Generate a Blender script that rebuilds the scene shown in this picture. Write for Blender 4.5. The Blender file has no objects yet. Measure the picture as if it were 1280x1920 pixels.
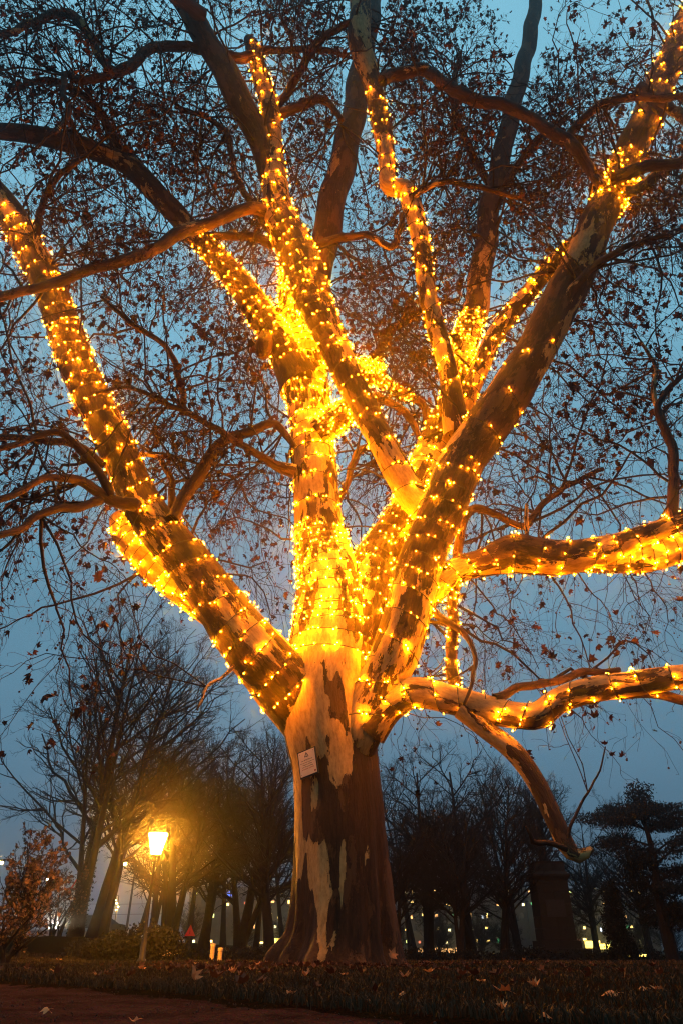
import bpy, math, random
import numpy as np
from mathutils import Vector, Matrix
from mathutils.kdtree import KDTree

random.seed(7)
rng = np.random.default_rng(7)
scene = bpy.context.scene
C = scene.collection
R = math.radians

# ------------------------------------------------------------------ camera, sky, exposure
CAM_H, PITCH, F = 0.15, R(32.8), 1280.0
cam_d = bpy.data.cameras.new('camera')
cam = bpy.data.objects.new('camera', cam_d)
C.objects.link(cam)
cam_d.sensor_fit = 'VERTICAL'; cam_d.sensor_height = 36.0; cam_d.sensor_width = 24.0
cam_d.lens = 24.0; cam_d.clip_start = 0.02; cam_d.clip_end = 2000.0
cam.location = (0, 0, CAM_H); cam.rotation_euler = (math.pi / 2 + PITCH, 0, 0)
scene.camera = cam

SKY_LOW, SKY_TOP = (0.062, 0.120, 0.195), (0.245, 0.61, 0.80)
world = bpy.data.worlds.new('World'); scene.world = world; world.use_nodes = True
wn, wl = world.node_tree.nodes, world.node_tree.links
wn.clear()
w_out = wn.new('ShaderNodeOutputWorld'); w_bg = wn.new('ShaderNodeBackground')
sky = wn.new('ShaderNodeTexSky'); sky.sky_type = 'NISHITA'; sky.sun_disc = False
sky.sun_elevation = R(-1.5); sky.sun_rotation = R(180); sky.altitude = 100
sky.air_density = 1.0; sky.dust_density = 1.0; sky.ozone_density = 3.0
w_co = wn.new('ShaderNodeTexCoord'); w_map = wn.new('ShaderNodeMapping'); w_map.inputs['Scale'].default_value = (1.3, 1.3, 3.0)
w_no = wn.new('ShaderNodeTexNoise'); w_no.inputs['Scale'].default_value = 1.6; w_no.inputs['Detail'].default_value = 5; w_no.inputs['Roughness'].default_value = 0.5
w_mr = wn.new('ShaderNodeMapRange'); w_mr.inputs[1].default_value = 0.3; w_mr.inputs[2].default_value = 0.7; w_mr.inputs[3].default_value = 0.88; w_mr.inputs[4].default_value = 1.10
wl.new(w_co.outputs['Generated'], w_map.inputs['Vector']); wl.new(w_map.outputs[0], w_no.inputs['Vector'])
wl.new(w_no.outputs['Fac'], w_mr.inputs[0])
# thin even cloud over the dusk sky: brightest overhead, a third of that at the horizon (CIE overcast sky)
w_sep = wn.new('ShaderNodeSeparateXYZ'); wl.new(w_co.outputs['Generated'], w_sep.inputs[0])
w_ramp = wn.new('ShaderNodeValToRGB'); wl.new(w_sep.outputs['Z'], w_ramp.inputs[0])
e = w_ramp.color_ramp.elements
e[0].position = 0.0; e[0].color = (*SKY_LOW, 1); e[1].position = 1.0; e[1].color = (*SKY_TOP, 1)
w_cl = wn.new('ShaderNodeMix'); w_cl.data_type = 'RGBA'; w_cl.blend_type = 'MULTIPLY'; w_cl.inputs['Factor'].default_value = 1
wl.new(w_ramp.outputs[0], w_cl.inputs[6]); wl.new(w_mr.outputs[0], w_cl.inputs[7])
w_tint = wn.new('ShaderNodeMix'); w_tint.data_type = 'RGBA'; w_tint.blend_type = 'MIX'; w_tint.inputs['Factor'].default_value = 0.92
wl.new(sky.outputs[0], w_tint.inputs[6]); wl.new(w_cl.outputs[2], w_tint.inputs[7])
wl.new(w_tint.outputs[2], w_bg.inputs['Color']); w_bg.inputs['Strength'].default_value = 1.0
wl.new(w_bg.outputs[0], w_out.inputs['Surface'])

vs = scene.view_settings
vs.view_transform = 'Standard'; vs.look = 'None'; vs.exposure = 0.0; vs.gamma = 1.0; vs.use_curve_mapping = False
cy = scene.cycles
cy.use_denoising = True
try:
    cy.denoiser = 'OPENIMAGEDENOISE'; cy.denoising_input_passes = 'RGB_ALBEDO_NORMAL'
except Exception: pass
cy.max_bounces = 3; cy.diffuse_bounces = 2; cy.glossy_bounces = 1; cy.transmission_bounces = 2; cy.volume_bounces = 0
cy.sample_clamp_indirect = 2.0; cy.use_light_tree = True; cy.caustics_reflective = False; cy.caustics_refractive = False
cy.blur_glossy = 1.0; cy.filter_width = 1.15

# light levels
BULB_L = 1200.0           # radiance of a fairy bulb
BULB_C = (1.0, 0.265, 0.0012)
LAMP_L = 1050.0
HAZE_D, HAZE_G = 0.0023, 0.955

# ------------------------------------------------------------------ geometry helpers
def ray(px, py):
    r = (px - 640.0) / F; u = (960.0 - py) / F
    return np.array([r, math.cos(PITCH) - u * math.sin(PITCH), math.sin(PITCH) + u * math.cos(PITCH)])
def at(px, py, Y):
    """point seen at (px,py) of the photograph standing Y metres from the camera, and its depth"""
    d = ray(px, py); t = Y / d[1]
    return np.array([0, 0, CAM_H]) + d * t, t
def on_ground(px, py, z=0.0):
    d = ray(px, py); t = (z - CAM_H) / d[2]
    return np.array([0, 0, CAM_H]) + d * t

def sstep(a, b, x):
    t = np.clip((np.asarray(x, float) - a) / (b - a), 0, 1)
    return t * t * (3 - 2 * t)
_nd = rng.normal(size=(7, 3)); _nd /= np.linalg.norm(_nd, axis=1)[:, None]; _np = rng.uniform(0, 6.28, 7)
def lump(p, scale):
    """cheap smooth 3-d noise, about -1..1"""
    q = np.asarray(p) * scale; out = 0
    for i in range(7):
        out = out + np.sin(q @ _nd[i] * (1 + 0.37 * i) + _np[i] + 1.3 * np.sin(q @ _nd[(i + 3) % 7] * 1.7)) / (1 + 0.25 * i)
    return out / 3.0
def gz(x, y):
    """height of the lawn"""
    x = np.asarray(x, float); y = np.asarray(y, float)
    far = sstep(14, 30, y)
    h = 0.62 * far * sstep(-4.5, -9.5, x) * (1 - 0.0 * x)
    h = h + 0.012 * np.sin(x * 1.7 + 0.6) * np.sin(y * 1.1 + 1.0) + 0.008 * np.sin(x * 4.3 + y * 2.9)
    h = h - 0.10 * sstep(13, 26, y) * sstep(-6, -3, x)
    return h

def new_mesh(name, verts, faces, smooth=False):
    me = bpy.data.meshes.new(name)
    verts = np.asarray(verts, np.float32).reshape(-1, 3)
    faces = [np.asarray(f, np.int32) for f in (faces if isinstance(faces, (list, tuple)) and len(faces) and isinstance(faces[0], np.ndarray) and faces[0].ndim == 2 else [faces])]
    me.vertices.add(len(verts)); me.vertices.foreach_set('co', verts.ravel())
    tot = sum(len(f) for f in faces); loops = sum(f.size for f in faces)
    me.loops.add(loops); me.polygons.add(tot)
    me.loops.foreach_set('vertex_index', np.concatenate([f.ravel() for f in faces]).astype(np.int32))
    sizes = np.concatenate([np.full(len(f), f.shape[1]) for f in faces])
    st = np.concatenate([[0], np.cumsum(sizes)[:-1]]).astype(np.int32)
    me.polygons.foreach_set('loop_start', st)
    try: me.polygons.foreach_set('loop_total', sizes.astype(np.int32))
    except Exception: pass
    me.polygons.foreach_set('use_smooth', np.full(tot, bool(smooth)))
    me.update(calc_edges=True); me.validate()
    return me
def obj(name, me, mats=None, parent=None, loc=None):
    o = bpy.data.objects.new(name, me); C.objects.link(o)
    if mats is not None and not me.materials:
        for m in (mats if isinstance(mats, (list, tuple)) else [mats]): me.materials.append(m)
    if parent is not None: o.parent = parent
    if loc is not None: o.location = loc
    return o
def tag(o, label=None, cat=None, group=None, kind=None):
    if label: o['label'] = label
    if cat: o['category'] = cat
    if group: o['group'] = group
    if kind: o['kind'] = kind
    return o
def thing(name, label, cat, loc=(0, 0, 0), rz=0.0, group=None):
    o = bpy.data.objects.new(name, None); C.objects.link(o)
    o.location = loc; o.rotation_euler = (0, 0, rz); o.empty_display_size = 0.2
    return tag(o, label, cat, group)
def copy_tree(o, parent=None):
    c = o.copy(); C.objects.link(c); c.parent = parent
    for ch in list(o.children): copy_tree(ch, c)
    return c
def attr(me, name, data, kind='FLOAT_VECTOR'):
    a = me.attributes.new(name, kind, 'POINT')
    a.data.foreach_set('vector' if kind == 'FLOAT_VECTOR' else 'value', np.asarray(data, np.float32).ravel())

class MB:
    """collects boxes, tubes and lathes into one mesh"""
    def __init__(s): s.v = []; s.q = []; s.t = []; s.mq = []; s.mt = []; s.n = 0
    def add(s, v, q=None, t=None, m=0):
        v = np.asarray(v, float).reshape(-1, 3); s.v.append(v)
        if q is not None and len(q): s.q.append(np.asarray(q, int) + s.n); s.mq += [m] * len(q)
        if t is not None and len(t): s.t.append(np.asarray(t, int) + s.n); s.mt += [m] * len(t)
        s.n += len(v); return s
    def box(s, c, d, m=0, rz=0.0, bev=0.0, M=None):
        x, y, z = [k / 2 for k in d]
        v = np.array([[-x, -y, -z], [x, -y, -z], [x, y, -z], [-x, y, -z], [-x, -y, z], [x, -y, z], [x, y, z], [-x, y, z]])
        if rz:
            a, b = math.cos(rz), math.sin(rz); v = v @ np.array([[a, b, 0], [-b, a, 0], [0, 0, 1]])
        if M is not None: v = v @ np.asarray(M).T
        return s.add(v + np.asarray(c, float), [[0, 3, 2, 1], [4, 5, 6, 7], [0, 1, 5, 4], [1, 2, 6, 5], [2, 3, 7, 6], [3, 0, 4, 7]], m=m)
    def lathe(s, c, prof, n=16, m=0):
        prof = np.asarray(prof, float); k = len(prof); a = np.arange(n) * 2 * math.pi / n
        v = np.stack([prof[:, None, 0] * np.cos(a), prof[:, None, 0] * np.sin(a), np.repeat(prof[:, None, 1], n, 1)], -1).reshape(-1, 3)
        q = [[i * n + j, i * n + (j + 1) % n, (i + 1) * n + (j + 1) % n, (i + 1) * n + j] for i in range(k - 1) for j in range(n)]
        return s.add(v + np.asarray(c, float), q, m=m)
    def tube(s, pts, r, n=6, m=0):
        pts = np.asarray(pts, float); r = np.broadcast_to(np.asarray(r, float), (len(pts),))
        v, q = tube_batch(pts[None], r[None], n); return s.add(v, q, m=m)
    def build(s, name, mats, parent=None, loc=None, smooth=False):
        fs = []; mi = []
        if s.q: fs.append(np.concatenate(s.q)); mi += s.mq
        if s.t: fs.append(np.concatenate(s.t)); mi += s.mt
        me = new_mesh(name, np.concatenate(s.v), fs, smooth)
        o = obj(name, me, mats, parent, loc)
        if max(mi) > 0: me.polygons.foreach_set('material_index', np.array(mi, np.int32))
        return o

def norm(a): return a / np.maximum(np.linalg.norm(a, axis=-1, keepdims=True), 1e-9)
def tube_batch(P, Rr, sides):
    """(N,S,3) polylines with (N,S) radii -> verts, quads"""
    N, S, _ = P.shape
    T = np.empty_like(P); T[:, 1:-1] = P[:, 2:] - P[:, :-2]; T[:, 0] = P[:, 1] - P[:, 0]; T[:, -1] = P[:, -1] - P[:, -2]
    T = norm(T)
    mean = norm(P[:, -1] - P[:, 0] + 1e-6)
    ref = np.where(np.abs(mean[:, 2:3]) < 0.8, np.array([[0, 0, 1.0]]), np.array([[1.0, 0, 0]]))
    A = norm(np.cross(T, ref[:, None, :])); B = np.cross(T, A)
    ang = np.arange(sides) * 2 * math.pi / sides
    V = P[:, :, None] + Rr[:, :, None, None] * (A[:, :, None] * np.cos(ang)[None, None, :, None] + B[:, :, None] * np.sin(ang)[None, None, :, None])
    i = np.arange(N)[:, None, None] * S * sides + np.arange(S - 1)[None, :, None] * sides
    j = np.arange(sides)[None, None]; jn = (j + 1) % sides
    Q = np.stack([i + j, i + jn, i + sides + jn, i + sides + j], -1).reshape(-1, 4)
    return V.reshape(-1, 3), Q

def catmull(pts, n_per=8):
    pts = np.asarray(pts, float)
    p = np.vstack([2 * pts[0] - pts[1], pts, 2 * pts[-1] - pts[-2]])
    out = []
    for i in range(1, len(p) - 2):
        t = np.linspace(0, 1, n_per, endpoint=False)[:, None]
        a, b, c, d = p[i - 1], p[i], p[i + 1], p[i + 2]
        out.append(0.5 * (2 * b + (c - a) * t + (2 * a - 5 * b + 4 * c - d) * t ** 2 + (3 * b - a - 3 * c + d) * t ** 3))
    out.append(pts[-1:]); return np.vstack(out)
def resample(p, step):
    d = np.concatenate([[0], np.cumsum(np.linalg.norm(np.diff(p[:, :3], axis=0), axis=1))])
    n = max(3, int(d[-1] / step) + 1); s = np.linspace(0, d[-1], n)
    return np.stack([np.interp(s, d, p[:, k]) for k in range(p.shape[1])], 1), s

# ------------------------------------------------------------------ materials
def mat(name):
    m = bpy.data.materials.new(name); m.use_nodes = True
    n = m.node_tree.nodes; b = n['Principled BSDF']
    return m, n, m.node_tree.links, b
def simple(name, col, rough=0.8, var=0.25, scale=6.0, bump=0.0, metal=0.0, spec=0.3):
    m, n, l, b = mat(name)
    tc = n.new('ShaderNodeTexCoord'); no = n.new('ShaderNodeTexNoise'); no.inputs['Scale'].default_value = scale; no.inputs['Detail'].default_value = 6
    mx = n.new('ShaderNodeMix'); mx.data_type = 'RGBA'
    l.new(tc.outputs['Object'], no.inputs['Vector']); l.new(no.outputs['Fac'], mx.inputs[0])
    mx.inputs[6].default_value = (*[c * (1 - var) for c in col], 1); mx.inputs[7].default_value = (*[min(1, c * (1 + var)) for c in col], 1)
    l.new(mx.outputs[2], b.inputs['Base Color']); b.inputs['Roughness'].default_value = rough; b.inputs['Metallic'].default_value = metal
    b.inputs['Specular IOR Level'].default_value = spec
    if bump:
        bp = n.new('ShaderNodeBump'); bp.inputs['Strength'].default_value = bump; bp.inputs['Distance'].default_value = 0.02
        l.new(no.outputs['Fac'], bp.inputs['Height']); l.new(bp.outputs[0], b.inputs['Normal'])
    return m
def glow(name, col, strength, sample=True):
    m = bpy.data.materials.new(name); m.use_nodes = True
    n = m.node_tree.nodes; n.clear(); e = n.new('ShaderNodeEmission'); o = n.new('ShaderNodeOutputMaterial')
    e.inputs[0].default_value = (*col, 1); e.inputs[1].default_value = strength
    m.node_tree.links.new(e.outputs[0], o.inputs[0])
    m.cycles.emission_sampling = 'FRONT' if sample else 'NONE'
    return m

def bark_material():
    m, n, l, b = mat('plane_bark')
    def N(t, **k):
        x = n.new(t)
        for a, v in k.items(): setattr(x, a, v)
        return x
    at_ = N('ShaderNodeAttribute', attribute_name='barkco'); pl = N('ShaderNodeAttribute', attribute_name='pale')
    sc = N('ShaderNodeVectorMath', operation='MULTIPLY'); sc.inputs[1].default_value = (1, 1, 0.34); l.new(at_.outputs['Vector'], sc.inputs[0])
    # jagged flake outlines: warp the coordinate, then cell values
    w1 = N('ShaderNodeTexNoise'); w1.inputs['Scale'].default_value = 5.0; w1.inputs['Detail'].default_value = 5; w1.inputs['Roughness'].default_value = 0.65
    l.new(sc.outputs[0], w1.inputs['Vector'])
    wm = N('ShaderNodeVectorMath', operation='MULTIPLY_ADD'); wm.inputs[1].default_value = (0.42, 0.42, 0.42)
    l.new(w1.outputs['Color'], wm.inputs[0]); l.new(sc.outputs[0], wm.inputs[2])
    big = N('ShaderNodeTexNoise'); big.inputs['Scale'].default_value = 1.35; big.inputs['Detail'].default_value = 3; big.inputs['Roughness'].default_value = 0.5
    l.new(wm.outputs[0], big.inputs['Vector'])
    v1 = N('ShaderNodeTexVoronoi'); v1.inputs['Scale'].default_value = 5.5; l.new(wm.outputs[0], v1.inputs['Vector'])
    v2 = N('ShaderNodeTexVoronoi'); v2.inputs['Scale'].default_value = 13.0; l.new(wm.outputs[0], v2.inputs['Vector'])
    def math_(op, a, b_=None, c=None):
        x = N('ShaderNodeMath', operation=op)
        for i, k in enumerate((a, b_, c)):
            if k is None: continue
            if isinstance(k, (int, float)): x.inputs[i].default_value = k
            else: l.new(k, x.inputs[i])
        return x.outputs[0]
    sep1 = N('ShaderNodeSeparateColor'); l.new(v1.outputs['Color'], sep1.inputs[0])
    sep2 = N('ShaderNodeSeparateColor'); l.new(v2.outputs['Color'], sep2.inputs[0])
    val = math_('MULTIPLY_ADD', sep1.outputs[0], 0.17, math_('MULTIPLY_ADD', sep2.outputs[0], 0.07, math_('MULTIPLY', big.outputs['Fac'], 1.0)))
    val = math_('ADD', val, math_('MULTIPLY_ADD', pl.outputs['Fac'], 0.5, -0.25))
    mr = N('ShaderNodeMapRange'); mr.inputs[1].default_value = 0.618; mr.inputs[2].default_value = 0.630; l.new(val, mr.inputs[0])
    mask = mr.outputs[0]
    # colours
    fine = N('ShaderNodeTexNoise'); fine.inputs['Scale'].default_value = 22; fine.inputs['Detail'].default_value = 6; fine.inputs['Roughness'].default_value = 0.7
    l.new(sc.outputs[0], fine.inputs['Vector'])
    fib = N('ShaderNodeVectorMath', operation='MULTIPLY'); fib.inputs[1].default_value = (1, 1, 0.18); l.new(at_.outputs['Vector'], fib.inputs[0])
    fb = N('ShaderNodeTexNoise'); fb.inputs['Scale'].default_value = 26; fb.inputs['Detail'].default_value = 5; fb.inputs['Roughness'].default_value = 0.7; l.new(fib.outputs[0], fb.inputs['Vector'])
    pale = N('ShaderNodeValToRGB'); e = pale.color_ramp.elements
    e[0].position = 0.3; e[0].color = (0.20, 0.115, 0.036, 1); e[1].position = 0.62; e[1].color = (0.43, 0.27, 0.092, 1)
    l.new(fine.outputs['Fac'], pale.inputs[0])
    dark = N('ShaderNodeValToRGB'); e = dark.color_ramp.elements
    e[0].position = 0.32; e[0].color = (0.010, 0.005, 0.003, 1); e[1].position = 0.7; e[1].color = (0.046, 0.020, 0.009, 1)
    l.new(fb.outputs['Fac'], dark.inputs[0])
    plate = N('ShaderNodeTexNoise'); plate.inputs['Scale'].default_value = 3.6; plate.inputs['Detail'].default_value = 6; plate.inputs['Roughness'].default_value = 0.6
    l.new(wm.outputs[0], plate.inputs['Vector'])
    pm = N('ShaderNodeMapRange'); pm.inputs[1].default_value = 0.53; pm.inputs[2].default_value = 0.56; l.new(plate.outputs['Fac'], pm.inputs[0])
    mid_c = N('ShaderNodeMix', data_type='RGBA'); l.new(pm.outputs[0], mid_c.inputs[0]); l.new(dark.outputs[0], mid_c.inputs[6]); mid_c.inputs[7].default_value = (0.078, 0.037, 0.016, 1)
    mx = N('ShaderNodeMix', data_type='RGBA'); l.new(mask, mx.inputs[0]); l.new(mid_c.outputs[2], mx.inputs[6]); l.new(pale.outputs[0], mx.inputs[7])
    l.new(mx.outputs[2], b.inputs['Base Color']); b.inputs['Roughness'].default_value = 0.8; b.inputs['Specular IOR Level'].default_value = 0.25
    hgt = math_('ADD', math_('ADD', math_('MULTIPLY', mask, -0.6), math_('MULTIPLY', pm.outputs[0], math_('MULTIPLY_ADD', mask, 0.35, -0.35))), math_('MULTIPLY', fb.outputs['Fac'], math_('MULTIPLY_ADD', mask, -0.55, 0.7)))
    bp = N('ShaderNodeBump'); bp.inputs['Strength'].default_value = 1.0; bp.inputs['Distance'].default_value = 0.045
    l.new(hgt, bp.inputs['Height']); l.new(bp.outputs[0], b.inputs['Normal'])
    return m
def leaf_material(name, c0, c1, trans=0.3):
    m, n, l, b = mat(name)
    a = n.new('ShaderNodeAttribute'); a.attribute_name = 'tone'
    oi = n.new('ShaderNodeObjectInfo'); ad = n.new('ShaderNodeMath'); ad.operation = 'ADD'; fr = n.new('ShaderNodeMath'); fr.operation = 'FRACT'
    l.new(a.outputs['Fac'], ad.inputs[0]); l.new(oi.outputs['Random'], ad.inputs[1]); l.new(ad.outputs[0], fr.inputs[0])
    mx = n.new('ShaderNodeMix'); mx.data_type = 'RGBA'; mx.inputs[6].default_value = (*c0, 1); mx.inputs[7].default_value = (*c1, 1)
    l.new(fr.outputs[0], mx.inputs[0])
    tc = n.new('ShaderNodeTexCoord'); no = n.new('ShaderNodeTexNoise'); no.inputs['Scale'].default_value = 40; no.inputs['Detail'].default_value = 4
    l.new(tc.outputs['Object'], no.inputs['Vector'])
    m2 = n.new('ShaderNodeMix'); m2.data_type = 'RGBA'; m2.blend_type = 'MULTIPLY'; m2.inputs[0].default_value = 0.6
    l.new(mx.outputs[2], m2.inputs[6]); l.new(no.outputs['Color'], m2.inputs[7])
    l.new(mx.outputs[2], b.inputs['Base Color']); b.inputs['Roughness'].default_value = 0.75; b.inputs['Specular IOR Level'].default_value = 0.2
    tr = n.new('ShaderNodeBsdfTranslucent'); l.new(mx.outputs[2], tr.inputs[0])
    ms = n.new('ShaderNodeMixShader'); ms.inputs[0].default_value = trans
    l.new(b.outputs[0], ms.inputs[1]); l.new(tr.outputs[0], ms.inputs[2]); l.new(ms.outputs[0], n['Material Output'].inputs[0])
    return m
M = {}
M['bark'] = bark_material()
M['twig'] = simple('twig_bark', (0.012, 0.0065, 0.005), 0.9, 0.35, 3.0)
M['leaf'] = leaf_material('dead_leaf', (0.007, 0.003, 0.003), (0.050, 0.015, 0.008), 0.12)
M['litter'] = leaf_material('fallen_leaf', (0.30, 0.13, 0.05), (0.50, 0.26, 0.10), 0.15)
M['ball'] = simple('seed_ball', (0.06, 0.03, 0.018), 0.95, 0.4, 60)
M['bulb'] = glow('fairy_bulb', BULB_C, BULB_L)
M['cable'] = simple('cable_rubber', (0.025, 0.018, 0.010), 0.6, 0.2)
M['socket'] = simple('bulb_socket', (0.02, 0.03, 0.015), 0.5, 0.1)
M['bare'] = simple('bare_tree_bark', (0.006, 0.0042, 0.0035), 0.95, 0.35, 4.0, 0.4)
M['metal'] = simple('dark_painted_metal', (0.012, 0.013, 0.014), 0.5, 0.2)
M['galv'] = simple('galvanised_steel', (0.42, 0.42, 0.42), 0.5, 0.15, 3.0, 0, 0.6)
M['stone'] = simple('weathered_stone', (0.011, 0.010, 0.009), 0.9, 0.3, 5.0, 0.2)
M['needle'] = simple('conifer_needles', (0.004, 0.006, 0.004), 0.9, 0.4, 2.0)
M['hedge'] = simple('hedge_leaves', (0.005, 0.005, 0.003), 0.9, 0.4, 3.0)
M['ivy'] = simple('ivy_leaves', (0.014, 0.022, 0.010), 0.8, 0.4, 3.0)
M['wood'] = simple('pale_wood', (0.42, 0.30, 0.17), 0.8, 0.2, 8.0, 0.3)
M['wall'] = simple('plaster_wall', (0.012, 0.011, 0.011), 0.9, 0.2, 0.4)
M['asphalt'] = simple('asphalt', (0.05, 0.05, 0.052), 0.85, 0.2, 2.0)
M['shrubleaf'] = leaf_material('shrub_leaf', (0.08, 0.042, 0.022), (0.19, 0.100, 0.050), 0.25)

# ------------------------------------------------------------------ ground
def ground_material():
    m, n, l, b = mat('lawn_soil')
    tc = n.new('ShaderNodeTexCoord'); no = n.new('ShaderNodeTexNoise'); no.inputs['Scale'].default_value = 3.0; no.inputs['Detail'].default_value = 9; no.inputs['Roughness'].default_value = 0.7
    n2 = n.new('ShaderNodeTexNoise'); n2.inputs['Scale'].default_value = 60.0; n2.inputs['Detail'].default_value = 5
    l.new(tc.outputs['Object'], no.inputs['Vector']); l.new(tc.outputs['Object'], n2.inputs['Vector'])
    r = n.new('ShaderNodeValToRGB'); e = r.color_ramp.elements
    e[0].position = 0.35; e[0].color = (0.014, 0.008, 0.005, 1); e[1].position = 0.65; e[1].color = (0.016, 0.014, 0.006, 1)
    l.new(no.outputs['Fac'], r.inputs[0])
    mx = n.new('ShaderNodeMix'); mx.data_type = 'RGBA'; mx.blend_type = 'MULTIPLY'; mx.inputs[0].default_value = 0.7
    l.new(r.outputs[0], mx.inputs[6]); l.new(n2.outputs['Color'], mx.inputs[7]); l.new(mx.outputs[2], b.inputs['Base Color'])
    b.inputs['Roughness'].default_value = 1.0; b.inputs['Specular IOR Level'].default_value = 0.0
    bp = n.new('ShaderNodeBump'); bp.inputs['Strength'].default_value = 0.8; bp.inputs['Distance'].default_value = 0.03
    l.new(n2.outputs['Fac'], bp.inputs['Height']); l.new(bp.outputs[0], b.inputs['Normal'])
    return m
def path_material():
    m, n, l, b = mat('packed_gravel')
    tc = n.new('ShaderNodeTexCoord')
    no = n.new('ShaderNodeTexNoise'); no.inputs['Scale'].default_value = 4.5; no.inputs['Detail'].default_value = 10; no.inputs['Roughness'].default_value = 0.78
    vo = n.new('ShaderNodeTexVoronoi'); vo.inputs['Scale'].default_value = 130
    v3 = n.new('ShaderNodeTexVoronoi'); v3.inputs['Scale'].default_value = 45
    for x in (no, vo, v3): l.new(tc.outputs['Object'], x.inputs['Vector'])
    r = n.new('ShaderNodeValToRGB'); e = r.color_ramp.elements
    e[0].position = 0.3; e[0].color = (0.010, 0.0055, 0.0045, 1); e[1].position = 0.70; e[1].color = (0.085, 0.046, 0.036, 1)
    l.new(no.outputs['Fac'], r.inputs[0])
    mx = n.new('ShaderNodeMix'); mx.data_type = 'RGBA'; mx.blend_type = 'MULTIPLY'; mx.inputs[0].default_value = 0.6
    l.new(r.outputs[0], mx.inputs[6]); l.new(vo.outputs['Color'], mx.inputs[7]); l.new(mx.outputs[2], b.inputs['Base Color'])
    b.inputs['Roughness'].default_value = 1.0; b.inputs['Specular IOR Level'].default_value = 0.0
    ad = n.new('ShaderNodeMath'); ad.operation = 'ADD'; l.new(vo.outputs['Distance'], ad.inputs[0]); l.new(v3.outputs['Distance'], ad.inputs[1])
    bp = n.new('ShaderNodeBump'); bp.inputs['Strength'].default_value = 0.7; bp.inputs['Distance'].default_value = 0.012
    l.new(ad.outputs[0], bp.inputs['Height']); l.new(bp.outputs[0], b.inputs['Normal'])
    return m
M['soil'] = ground_material(); M['gravel'] = path_material()

def grid_sheet(name, xs, ys, zf, m):
    X, Y = np.meshgrid(xs, ys); V = np.stack([X, Y, zf(X, Y)], -1).reshape(-1, 3)
    nx, ny = len(xs), len(ys); i = np.arange(ny - 1)[:, None] * nx + np.arange(nx - 1)[None]
    Q = np.stack([i, i + 1, i + nx + 1, i + nx], -1).reshape(-1, 4)
    return obj(name, new_mesh(name, V, Q, True), m)
def graded(a, b, fine0, fine1, step, coarse):
    return np.unique(np.concatenate([np.linspace(a, fine0, coarse), np.arange(fine0, fine1, step), np.linspace(fine1, b, coarse)]))
edge_px = [(-500, 1822), (-150, 1826), (0, 1831), (90, 1837), (170, 1845), (300, 1853), (450, 1864), (640, 1878), (850, 1891), (1050, 1900), (1280, 1909), (1500, 1917), (1900, 1935)]
edge = np.array([on_ground(x, y, 0.02)[:2] for x, y in edge_px])
edge = catmull(edge, 14); edge = edge + 0.035 * np.stack([np.sin(np.arange(len(edge)) * 1.3), np.sin(np.arange(len(edge)) * 0.9 + 1)], 1) * np.clip(edge[:, 1:2] / 4, 0.25, 1)
_eo = np.argsort(edge[:, 0])
def edge_y(x): return np.interp(x, edge[_eo, 0], edge[_eo, 1])
lawn = grid_sheet('lawn', graded(-700, 700, -20, 20, 0.2, 24), graded(-60, 900, -1, 40, 0.2, 20), lambda X, Y: gz(X, Y) - 0.12 * sstep(0.12, -0.40, Y - edge_y(X)), M['soil'])
tag(lawn, 'dark autumn lawn under the lit plane tree', 'lawn', kind='structure')

# the path lies between its edge and a line behind the camera
pxs = np.unique(np.concatenate([np.linspace(-40, -6, 30), np.arange(-6, 6, 0.06), np.linspace(6, 30, 24)])); rows = 60
f_ = (np.linspace(0, 1, rows) ** 1.5)[:, None]; ye = edge_y(pxs)[None] + 0.05
PX = np.repeat(pxs[None], rows, 0); PY = ye * (1 - f_) + (-5.0) * f_
z = gz(PX, PY) - 0.022 + 0.012 * lump(np.stack([PX, PY, 0 * PX], -1), 4.0) + 0.005 * lump(np.stack([PX, PY, 0 * PX], -1), 14.0)
V = np.stack([PX, PY, z], -1).reshape(-1, 3); nP = len(pxs)
i = np.arange(rows - 1)[:, None] * nP + np.arange(nP - 1)[None]
path = obj('path', new_mesh('path', V, np.stack([i, i + nP, i + nP + 1, i + 1], -1).reshape(-1, 4), True), M['gravel'])
tag(path, 'packed gravel footpath crossing in front of the lawn', 'path', kind='structure')

# road beyond the guardrail
road = grid_sheet('road', np.linspace(-120, -11, 30), np.linspace(36, 54, 8), lambda X, Y: gz(X, Y) + 0.02, M['asphalt'])
tag(road, 'asphalt road running behind the guard rail', 'road', kind='structure')

# ------------------------------------------------------------------ the plane tree
base_pt = on_ground(632, 1806, 0.0)
TREE_Y = 10.5
tree = thing('plane_tree', 'huge old plane tree with flaking pale bark, wrapped in glowing fairy lights', 'tree', (0, 0, 0))
fpx = {}
def px_of(q):
    x, y, z = q[0], q[1], q[2] - CAM_H; f = y * math.cos(PITCH) + z * math.sin(PITCH)
    return (640 + F * x / f, 960 - F * (-y * math.sin(PITCH) + z * math.cos(PITCH)) / f)
limbs = {}          # name -> (points, radii, arc, tangent frames)
nodes = []          # skeleton nodes for twigs: (x,y,z,r, dirx,diry,dirz, weight)

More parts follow.
